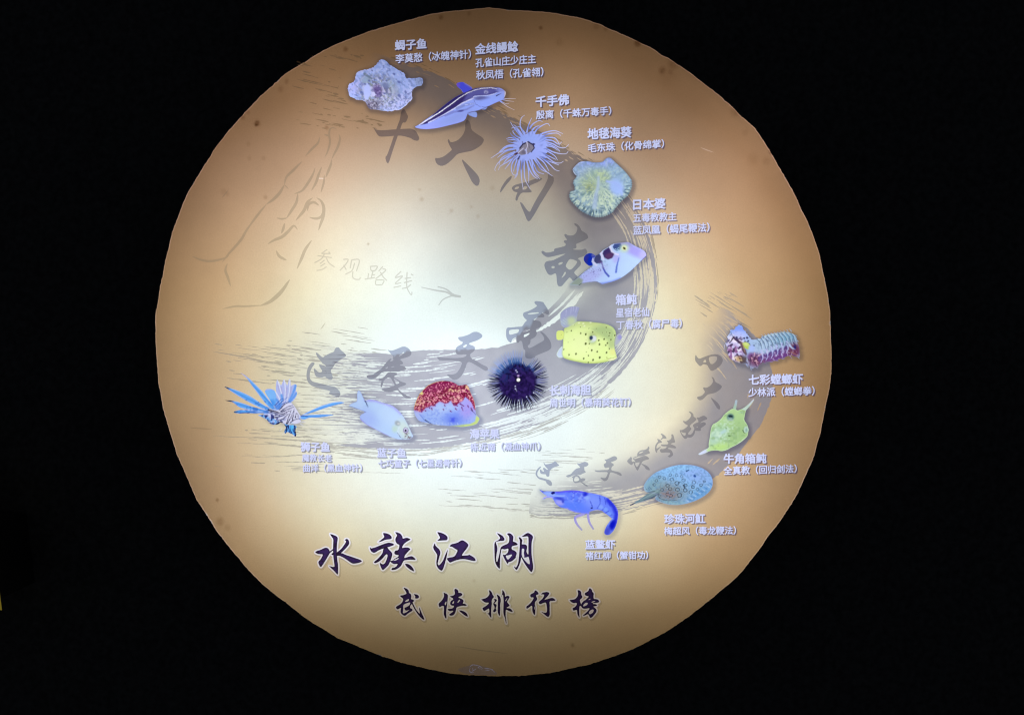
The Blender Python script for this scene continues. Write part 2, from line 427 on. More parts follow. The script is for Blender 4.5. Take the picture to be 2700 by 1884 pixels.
for (pts, wd) in (([(1830,778),(1850,792),(1872,808)], 4), ([(1845,822),(1870,838),(1900,852)], 4), ([(1885,852),(1915,862),(1940,872)], 6), ([(560,926),(640,940),(720,956)], 3), ([(598,996),(660,1004),(720,1012)], 3), ([(650,1150),(780,1160),(950,1172)], 3.6), ([(700,1168),(800,1178),(900,1190)], 4)):
    pos.append(ribbon(pts, wd, 6, 'both', rag=.4))
for i in range(34):
    a_, b_ = rng.uniform(1850, 1935), rng.uniform(835, 960); l_ = rng.uniform(14, 60)
    (neg if rng.random() < .7 else pos).append(ribbon([(a_, b_), (a_ + l_ * .42, b_ + l_ * .36), (a_ + l_ * .8, b_ + l_ * .86)], rng.uniform(1.4, 3.6), 5, 'both', rag=.4))
for i in range(22):
    a_, b_ = rng.uniform(1885, 1935), rng.uniform(812, 850); l_ = rng.uniform(10, 34)
    neg.append(ribbon([(a_, b_), (a_ + l_ * .85, b_ + l_ * .5)], rng.uniform(1.4, 3.4), 5, 'both', rag=.4))
pos = [p for p in pos if p is not None]; neg = [p for p in neg if p is not None]
inR = lambda p: p[:, 0].mean() > 1740 or (p[:, 1].mean() > 1195 and p[:, 0].mean() > 1100)
def tail_c(x, y):
    t = smooth01((y - 330) / 480.)[:, None]; c = parch(x, y); g = (A_((.235, .155, .085)) * (1 - t) + A_((.27, .25, .225)) * t) / GAIN
    return under(x, y, c + (g - c) * .62)
elem(k1, [p for p in pos if not inR(p)], tail_c, 4)
elem(k2, [p for p in pos if inR(p)], tail_c, 4)
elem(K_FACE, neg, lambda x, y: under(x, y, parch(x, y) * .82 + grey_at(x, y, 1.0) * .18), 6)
elem(K_FACE, bright, lambda x, y: np.minimum(parch(x, y) * 1.16, 1), 6)

# pale scratches on the film
def pale_c(x, y): return np.minimum(parch(x, y) * A_((1.25, 1.35, 1.6)) + .03, 1)
elem(K_FACE, [ribbon(p, wd, 4, 'both') for p, wd in (([(1847, 389), (1862, 395), (1882, 402)], 3), ([(1777, 369), (1784, 371)], 3), ([(835, 470), (858, 471)], 3))], pale_c, 7)
elem(K_FACE, [ribbon(p, 3, 4, 'both') for p in ([(858, 850), (850, 862), (845, 868)], [(994, 901), (994, 908)], [(1506, 1698), (1514, 1702)], [(585, 522), (603, 500)], [(500, 1127), (560, 1131)], [(1200, 1702), (1260, 1712), (1340, 1722)])],
     grey_c(.35, A_((.2, .15, .1))), 7)

# ------------------------------------------------------------------ faint line drawing of a pointing hand, visiting-route writing
H = Loc(500, 300, .34325)
HAND = [([(1130,120),(1105,108),(1080,115),(1072,160),(1078,220),(1060,290),(1038,335)],16),([(1035,158),(1072,172)],14),([(1145,155),(1155,190),(1140,250),(1110,310),(1092,348)],18),([(1000,178),(985,225),(940,270),(890,325)],18),([(862,368),(800,430),(745,485),(728,545)],20),([(728,545),(690,610),(640,660),(590,695)],24),([(590,695),(540,755),(490,820),(440,890)],18),([(500,810),(440,890),(400,960),(350,1020),(300,1075),(250,1140)],20),([(728,545),(760,578)],8),([(1092,350),(1085,390),(1065,440),(1045,490)],20),([(965,415),(945,470),(910,530),(870,585),(835,605),(805,615)],20),([(1015,408),(990,470),(970,530),(935,592)],20),([(1035,470),(1030,530),(1008,605)],16),([(832,610),(820,680),(785,740),(745,802)],22),([(750,800),(710,808),(668,800)],14),([(945,645),(905,680),(880,740),(840,790),(815,820)],24),([(975,645),(1010,670),(1030,720),(1025,790),(1005,850),(990,895)],26),([(995,705),(955,680),(915,695),(905,745)],22),([(1030,740),(1010,790),(970,805),(920,795)],20),([(730,840),(720,880),(705,920)],20),([(830,890),(800,860),(760,900),(710,945),(650,970),(600,1000)],24),([(665,1050),(690,1095),(745,1125)],22),([(938,970),(890,1040),(860,1110),(825,1190)],24),([(20,1095),(100,1125),(180,1130),(280,1105),(300,1085)],18),([(290,1150),(275,1200),(295,1260),(315,1325)],20),([(770,1272),(700,1370),(620,1440),(540,1475)],30),([(560,1470),(430,1478),(350,1478),(250,1498)],16)]
kh = obj_key('hand_drawing', mat=M_GREY, label='faint brown line drawing of a pointing hand')
elem(kh, [ribbon(H(p), wd * H.k * 1.0, 3, 'both') for p, wd in HAND], grey_c(.45, A_((.26, .21, .14))), 12)
G7 = Loc(820, 640, .18293)
ROUTE = [[[(235,95),(150,155)],[(150,155),(280,155)],[(255,130),(280,160)],[(95,185),(300,215)],[(200,150),(150,230),(50,290)],[(220,215),(260,290),(340,350)],[(195,250),(130,300)],[(205,295),(135,340)],[(225,345),(160,385),(80,400)]],
         [[(465,240),(535,240),(500,310),(415,400)],[(470,320),(510,390)],[(585,245),(565,370)],[(585,245),(695,250),(655,410)],[(630,290),(590,400),(495,455)],[(605,410),(600,490),(640,525),(700,525),(710,495)]],
         [[(855,340),(955,340),(930,395)],[(930,400),(870,400),(855,340)],[(895,400),(865,520)],[(885,460),(920,460)],[(830,440),(820,520)],[(775,525),(920,500)],[(1035,340),(975,410)],[(1030,375),(1080,390),(1020,450),(930,520)],[(1000,420),(1040,490),(1095,545)],[(935,535),(1050,540),(1025,605)],[(1025,605),(935,600),(935,535)]],
         [[(1300,410),(1215,500),(1320,480),(1215,585),(1300,575)],[(1190,645),(1300,620)],[(1385,420),(1380,620),(1420,720),(1450,750),(1455,705)],[(1350,515),(1440,500)],[(1340,575),(1455,545)],[(1440,600),(1390,640),(1310,660)],[(1440,450),(1475,470)]]]
for ch in ROUTE:
    k = obj_key('route_character', mat=M_GREY)
    elem(k, [ribbon(G7(s), 17 * G7.k, 2.5, 'taper', 15 * G7.k) for s in ch], grey_c(.42, A_((.30, .27, .22))), 12)
k = obj_key('route_arrow', mat=M_GREY)
elem(k, [ribbon(G7([(1590,640),(1800,685),(1950,710),(2050,760),(2160,775)]), 12 * G7.k, 3, 'taper', 34 * G7.k), ribbon(G7([(1825,630),(1950,670),(2050,745),(2155,775)]), 15 * G7.k, 3, 'taper', 30 * G7.k), ribbon(G7([(2080,765),(2010,770),(1900,820),(1840,900)]), 20 * G7.k, 3, 'taper', 14 * G7.k)], grey_c(.45, A_((.26, .25, .24))), 12)

# ------------------------------------------------------------------ grey calligraphy
TA, TB, TF = Loc(850, 60, .2831), Loc(1250, 200, .2831), Loc(1050, 800, .2831)
G1, G2, G3, G4, G5, G6, TR = Loc(1310, 770, .11861), Loc(790, 900, .13502), Loc(1420, 580, .1248), Loc(1780, 1040, .08739), Loc(1640, 1130, .08115), Loc(1390, 1200, .11324), Loc(1700, 750, .23955)
CHARS = [
 (TA, [[(478,980),(500,1000),(560,1005),(690,995),(780,990),(830,988),(870,1010),(890,1050),(902,1075),(890,1100),(850,1092),(820,1070),(740,1050),(690,1050),(600,1058),(540,1060),(520,1050),(495,1010)],[(760,800),(790,860),(797,880),(775,930),(745,925),(720,1000),(690,1080),(650,1200),(615,1310),(600,1300),(587,1255),(605,1235),(640,1140),(680,1020),(710,940),(725,900),(735,830)]], []),
 (TA, [[(1345,900),(1375,930),(1385,1000),(1440,1040),(1490,1070),(1505,1095),(1480,1140),(1400,1190),(1320,1205),(1255,1220),(1220,1260),(1160,1315),(1110,1335),(1065,1315),(1048,1260),(1080,1265),(1130,1250),(1200,1195),(1210,1180),(1190,1150),(1168,1100),(1175,1085),(1195,1120),(1260,1100),(1310,1050),(1335,990),(1330,950)],[(1295,1268),(1340,1310),(1400,1370),(1450,1425),(1465,1470),(1455,1510),(1435,1520),(1400,1490),(1370,1430),(1330,1350)]], []),
 (TB, [[(350,930),(345,960),(300,1010),(265,1060),(243,1090),(250,1050),(280,1000),(310,960)],[(690,900),(740,940),(740,990),(710,1040),(660,1120),(610,1200),(560,1290),(515,1355),(495,1345),(470,1280),(440,1210),(428,1175),(450,1190),(490,1250),(520,1275),(550,1210),(600,1120),(650,1040),(690,960)],[(350,1045),(375,1020),(430,1005),(490,990),(560,965),(600,950),(640,955),(600,985),(540,1010),(510,1025),(520,1060),(540,1080),(500,1085),(440,1085),(410,1130),(400,1165),(385,1150),(400,1100),(410,1085),(370,1075)]], [[(375,1060),(385,1035),(420,1030),(415,1050)],[(445,1060),(470,1025),(500,1035),(480,1060)]]),
 (G3, [[(755,75),(790,78),(840,110),(875,160),(905,230),(960,260),(1020,300),(1042,350),(1040,385),(960,430),(870,470),(785,500),(800,580),(770,600),(710,610),(735,630),(830,635),(920,635),(990,605),(1015,640),(1030,690),(960,760),(830,800),(830,830),(870,850),(890,900),(885,950),(830,1010),(740,1100),(770,1150),(830,1200),(800,1260),(735,1290),(700,1240),(655,1200),(600,1260),(540,1330),(490,1390),(445,1400),(410,1380),(390,1300),(388,1210),(375,1130),(340,1120),(280,1155),(230,1155),(190,1120),(150,1040),(125,960),(140,900),(190,870),(300,860),(400,810),(560,730),(580,705),(500,715),(380,745),(250,775),(180,780),(110,740),(62,680),(75,655),(105,660),(150,695),(230,690),(340,660),(330,630),(350,605),(450,585),(560,555),(580,530),(575,490),(540,470),(540,440),(570,430),(605,435),(600,400),(560,350),(548,310),(570,295),(620,330),(700,335),(760,315),(800,270),(825,200),(825,150),(770,105)]],
      [[(655,820),(740,835),(825,875),(790,940),(700,1040),(640,1050),(570,980),(590,920)],[(270,990),(290,970),(335,975),(345,1005),(310,1022),(280,1018)],[(415,930),(440,900),(500,885),(515,905),(480,935),(430,950)],[(480,1225),(520,1160),(550,1095),(585,1100),(560,1160),(510,1210)]]),
 (G1, [[(835,225),(870,200),(960,210),(1030,225),(1055,270),(1110,350),(1155,430),(1150,490),(1125,495),(1060,460),(1005,440),(1000,460),(1045,510),(1055,545),(1020,555),(900,560),(850,580),(805,615),(860,635),(950,645),(985,690),(990,740),(950,780),(870,810),(860,840),(885,890),(880,950),(830,1005),(740,1050),(745,1100),(720,1160),(680,1180),(690,1230),(720,1250),(800,1220),(920,1150),(1030,1090),(1060,1060),(1055,1000),(1010,930),(960,885),(1000,885),(1070,940),(1140,1020),(1190,1100),(1210,1190),(1200,1250),(1130,1300),(1000,1350),(880,1400),(780,1470),(720,1475),(660,1460),(635,1430),(640,1280),(600,1270),(580,1170),(570,1100),(540,1070),(500,1080),(480,1120),(445,1115),(435,1060),(445,990),(390,1010),(330,1050),(320,1115),(290,1110),(240,1060),(212,990),(212,850),(230,790),(320,790),(460,775),(570,770),(620,680),(680,625),(640,590),(600,550),(585,500),(600,455),(720,420),(850,350),(910,300),(860,265)]],
      [[(675,490),(720,465),(920,445),(940,460),(900,475),(760,495)],[(270,850),(330,830),(490,820),(495,850),(470,900),(400,920),(300,950),(270,920)],[(570,880),(620,835),(740,815),(740,835),(640,880),(580,895)],[(595,990),(610,940),(720,905),(730,920),(690,960),(620,998)]]),
 (TF, [[(555,315),(600,310),(660,290),(700,265),(740,265),(780,290),(782,310),(740,340),(660,365),(655,380),(710,400),(715,425),(700,445),(665,470),(675,510),(720,530),(780,570),(830,590),(835,620),(810,625),(740,580),(670,540),(640,545),(620,610),(590,670),(550,705),(515,710),(490,690),(450,660),(500,665),(545,650),(580,600),(600,545),(560,535),(480,525),(390,530),(372,515),(362,498),(420,505),(540,510),(600,505),(635,490),(640,470),(570,475),(540,465),(535,430),(545,405),(600,375),(605,355),(575,345)]], [[(600,400),(630,380),(645,385),(620,410)]]),
 (G2, [[(1715,150),(1750,180),(1820,180),(1920,140),(2000,105),(2060,100),(2130,140),(2175,200),(2180,240),(2150,280),(2080,310),(1990,330),(1950,350),(2000,390),(2020,430),(2000,440),(1960,450),(1950,470),(2030,480),(2075,520),(2070,550),(2000,560),(1930,585),(1750,580),(1680,580),(1600,600),(1550,650),(1490,700),(1430,735),(1370,730),(1320,700),(1310,670),(1360,660),(1430,650),(1500,600),(1580,550),(1640,480),(1700,410),(1750,350),(1830,320),(1840,300),(1780,230)],[(1735,600),(1890,610),(1900,640),(1850,670),(1835,695),(1900,740),(1990,790),(2060,810),(2082,830),(2040,855),(1960,880),(1920,900),(1920,930),(2000,1000),(2080,1050),(2180,1100),(2150,1110),(2080,1105),(2010,1050),(1950,980),(1910,940),(1850,960),(1760,985),(1680,975),(1610,940),(1600,920),(1680,920),(1780,890),(1870,860),(1830,790),(1780,700),(1740,690),(1650,740),(1620,830),(1600,885),(1582,880),(1595,800),(1615,765),(1570,760),(1540,740),(1570,725),(1640,710),(1690,650)]],
      [[(1935,295),(1960,260),(2030,205),(2045,212),(2000,260)],[(1765,380),(1800,330),(1830,335),(1830,370),(1780,390)],[(1670,520),(1720,490),(1730,510),(1690,535)],[(1785,495),(1840,480),(1860,490),(1800,505)],[(1830,710),(1880,740),(1960,800),(1890,845),(1870,800)]]),
 (G2, [[(320,220),(345,225),(380,260),(450,320),(520,270),(600,230),(680,200),(690,150),(720,118),(765,118),(790,160),(850,210),(900,260),(898,290),(820,330),(740,390),(690,430),(640,510),(625,540),(540,520),(510,460),(460,430),(400,360),(340,280)],[(380,450),(430,460),(520,490),(545,520),(620,530),(600,580),(630,640),(645,710),(620,748),(570,735),(520,700),(440,700),(330,690),(300,640),(285,560),(285,525),(320,560),(370,605),(430,605),(450,570),(400,500)],[(240,410),(275,410),(290,430),(270,460),(230,520),(200,590),(190,680),(205,740),(250,785),(350,810),(460,835),(560,860),(640,880),(700,890),(750,940),(790,990),(790,1050),(760,1080),(690,1060),(610,1030),(570,1005),(610,985),(590,960),(540,945),(430,920),(320,890),(240,860),(180,810),(145,740),(138,660),(150,560),(185,470)]], [[(440,697),(480,680),(515,690),(510,698)]]),
 (TR, [[(560,770),(575,800),(600,820),(650,800),(720,775),(790,765),(840,790),(860,830),(840,880),(780,930),(735,950),(710,920),(690,880),(640,870),(625,890),(605,895),(575,860),(555,830)]], [[(700,800),(760,785),(800,795),(790,840),(750,875),(720,870)],[(640,855),(655,830),(670,825),(680,855)]]),
 (TR, [[(735,1015),(760,1030),(775,1075),(820,1095),(850,1120),(830,1150),(780,1185),(720,1200),(690,1205),(640,1260),(605,1272),(575,1245),(585,1235),(630,1225),(670,1180),(645,1145),(648,1130),(680,1140),(730,1110),(755,1070),(750,1035)],[(725,1240),(765,1270),(810,1310),(828,1345),(825,1372),(800,1360),(770,1310)]], []),
 (G4, [[(418,515),(450,515),(510,545),(548,600),(548,660),(600,695),(645,735),(600,790),(540,840),(460,900),(430,960),(495,1020),(440,1090),(380,1160),(400,1215),(480,1210),(540,1150),(570,1080),(590,1030),(600,1090),(580,1180),(520,1260),(450,1290),(370,1275),(330,1325),(290,1320),(240,1270),(190,1190),(150,1100),(150,1070),(200,1075),(280,1040),(370,970),(400,920),(330,890),(270,840),(240,795),(280,800),(330,810),(400,760),(460,700),(490,640),(490,600),(460,550)],[(650,690),(720,700),(790,660),(870,635),(930,670),(970,710),(950,740),(860,770),(760,830),(750,870),(850,830),(900,840),(930,885),(880,930),(780,1000),(760,1020),(775,1070),(740,1085),(600,1080),(590,1010),(535,925),(600,870),(700,840),(720,810),(690,750)]], [[(170,1110),(240,1150),(330,1150),(310,1230),(280,1240),(220,1190)],[(640,970),(660,955),(690,970),(670,990)]]),
 (G5, [[(1260,160),(1310,170),(1390,220),(1440,290),(1430,310),(1340,300),(1280,340),(1255,350),(1310,290),(1330,260),(1300,210)],[(1145,330),(1200,345),(1260,380),(1295,430),(1280,445),(1200,450),(1140,510),(1110,590),(1120,650),(1150,640),(1230,590),(1260,580),(1180,660),(1140,700),(1135,760),(1120,770),(1085,700),(1080,620),(1090,540),(1130,470),(1190,400)],[(1610,185),(1650,180),(1680,250),(1695,340),(1725,415),(1700,440),(1620,455),(1580,480),(1580,500),(1650,525),(1720,560),(1758,610),(1730,622),(1620,615),(1500,600),(1480,650),(1560,670),(1610,710),(1650,800),(1655,850),(1600,890),(1560,920),(1490,890),(1520,875),(1575,830),(1580,790),(1540,760),(1400,755),(1290,770),(1255,740),(1235,690),(1260,655),(1330,665),(1420,640),(1460,590),(1460,555),(1350,560),(1285,545),(1270,510),(1330,515),(1470,515),(1520,480),(1500,430),(1460,390),(1520,385),(1590,340),(1620,280),(1615,230)]], []),
 (G5, [[(290,905),(320,960),(300,1030),(330,1080),(390,1070),(360,1110),(320,1165),(280,1150),(220,1110),(170,1050),(200,1000),(260,950)],[(850,570),(885,610),(880,650),(850,690),(890,750),(905,785),(800,820),(700,860),(600,880),(530,880),(400,940),(355,945),(420,920),(510,885),(500,810),(540,750),(620,700),(740,690),(800,660),(850,620)],[(700,880),(780,880),(840,920),(885,965),(840,985),(740,1010),(660,1050),(630,1110),(580,1200),(540,1290),(505,1345),(480,1320),(430,1230),(390,1130),(385,1070),(440,1080),(560,1060),(440,1060),(410,1010),(355,960),(400,980),(420,990),(560,940)],[(625,1130),(700,1155),(800,1200),(870,1260),(900,1330),(870,1335),(770,1290),(760,1250),(700,1190)]], [[(545,800),(590,750),(690,725),(690,745),(620,790)],[(410,1110),(560,1080),(575,1090),(540,1180),(490,1240),(460,1220)]]),
 (G6, [[(1800,95),(1850,100),(1950,50),(2030,15),(2080,40),(2095,75),(2060,110),(1950,150),(1940,165),(2000,195),(2015,225),(1960,260),(1950,350),(2040,370),(2130,390),(2180,420),(2200,460),(2180,470),(2100,430),(1990,390),(1930,385),(1900,480),(1870,560),(1810,595),(1770,575),(1700,515),(1780,530),(1830,530),(1870,460),(1890,380),(1740,380),(1620,380),(1565,345),(1640,355),(1780,345),(1900,345),(1925,270),(1880,275),(1815,290),(1790,230),(1790,205),(1840,175),(1850,140)]], []),
 (G6, [[(1160,180),(1220,195),(1290,165),(1350,148),(1410,175),(1425,210),(1390,245),(1310,270),(1330,310),(1320,335),(1350,370),(1360,390),(1280,420),(1240,450),(1130,440),(1060,460),(1000,490),(950,505),(910,480),(930,465),(1020,440),(1070,380),(1130,320),(1180,300),(1240,290),(1240,270),(1200,230)],[(1130,450),(1200,470),(1250,550),(1290,530),(1360,545),(1330,585),(1260,610),(1350,670),(1415,712),(1380,715),(1300,660),(1245,610),(1180,630),(1110,640),(1075,600),(1065,540),(1090,490),(1060,515),(1040,505)]], [[(1100,530),(1130,490),(1180,500),(1220,560),(1190,590),(1110,610),(1090,580)]]),
 (G6, [[(385,150),(400,190),(420,215),(520,200),(590,180),(640,140),(670,145),(700,195),(745,225),(720,240),(620,270),(560,310),(520,350),(515,420),(510,480),(470,490),(450,470),(440,430),(380,430),(320,420),(300,370),(305,320),(340,365),(390,385),(400,360),(370,300),(400,290),(450,330),(490,340),(490,320),(440,270),(400,210)],[(310,260),(320,270),(260,340),(230,400),(230,460),(270,510),(340,525),(430,550),(530,580),(570,630),(575,670),(560,705),(520,695),(450,640),(450,600),(370,565),(280,545),(225,490),(195,430),(220,350),(270,290)]], []),
]
ARCS = [(ELEM_MAIN, MAIN_SOFT, 125., .86, 1.0), (ELEM_RIGHT, R_SOFT, 85., .80, .86)]


def char_c(x, y):
    """translucent grey ink over whatever is printed below: film or brush stroke"""
    c = parch(x, y); on = np.zeros(len(x))
    for poly, soft, reach, al, k in ARCS:
        m = winding(x, y, poly) != 0
        if m.any():
            d, _ = dist_line(x[m], y[m], soft); al_ = al * smooth01(d / reach)
            c[m] += (grey_at(x[m], y[m], k) - c[m]) * al_[:, None]; on[m] = al_
    return under(x, y, c * (A_((.46, .48, .62)) * (1 - on)[:, None] + A_((.66, .66, .68)) * on[:, None]))


for (f, polys, holes) in CHARS:
    k = obj_key('brush_character', mat=M_GREY)
    elem(k, [grow(ccw(f(chaikin(p))), .7) for p in polys], char_c, 14, [f(chaikin(p)) for p in holes])

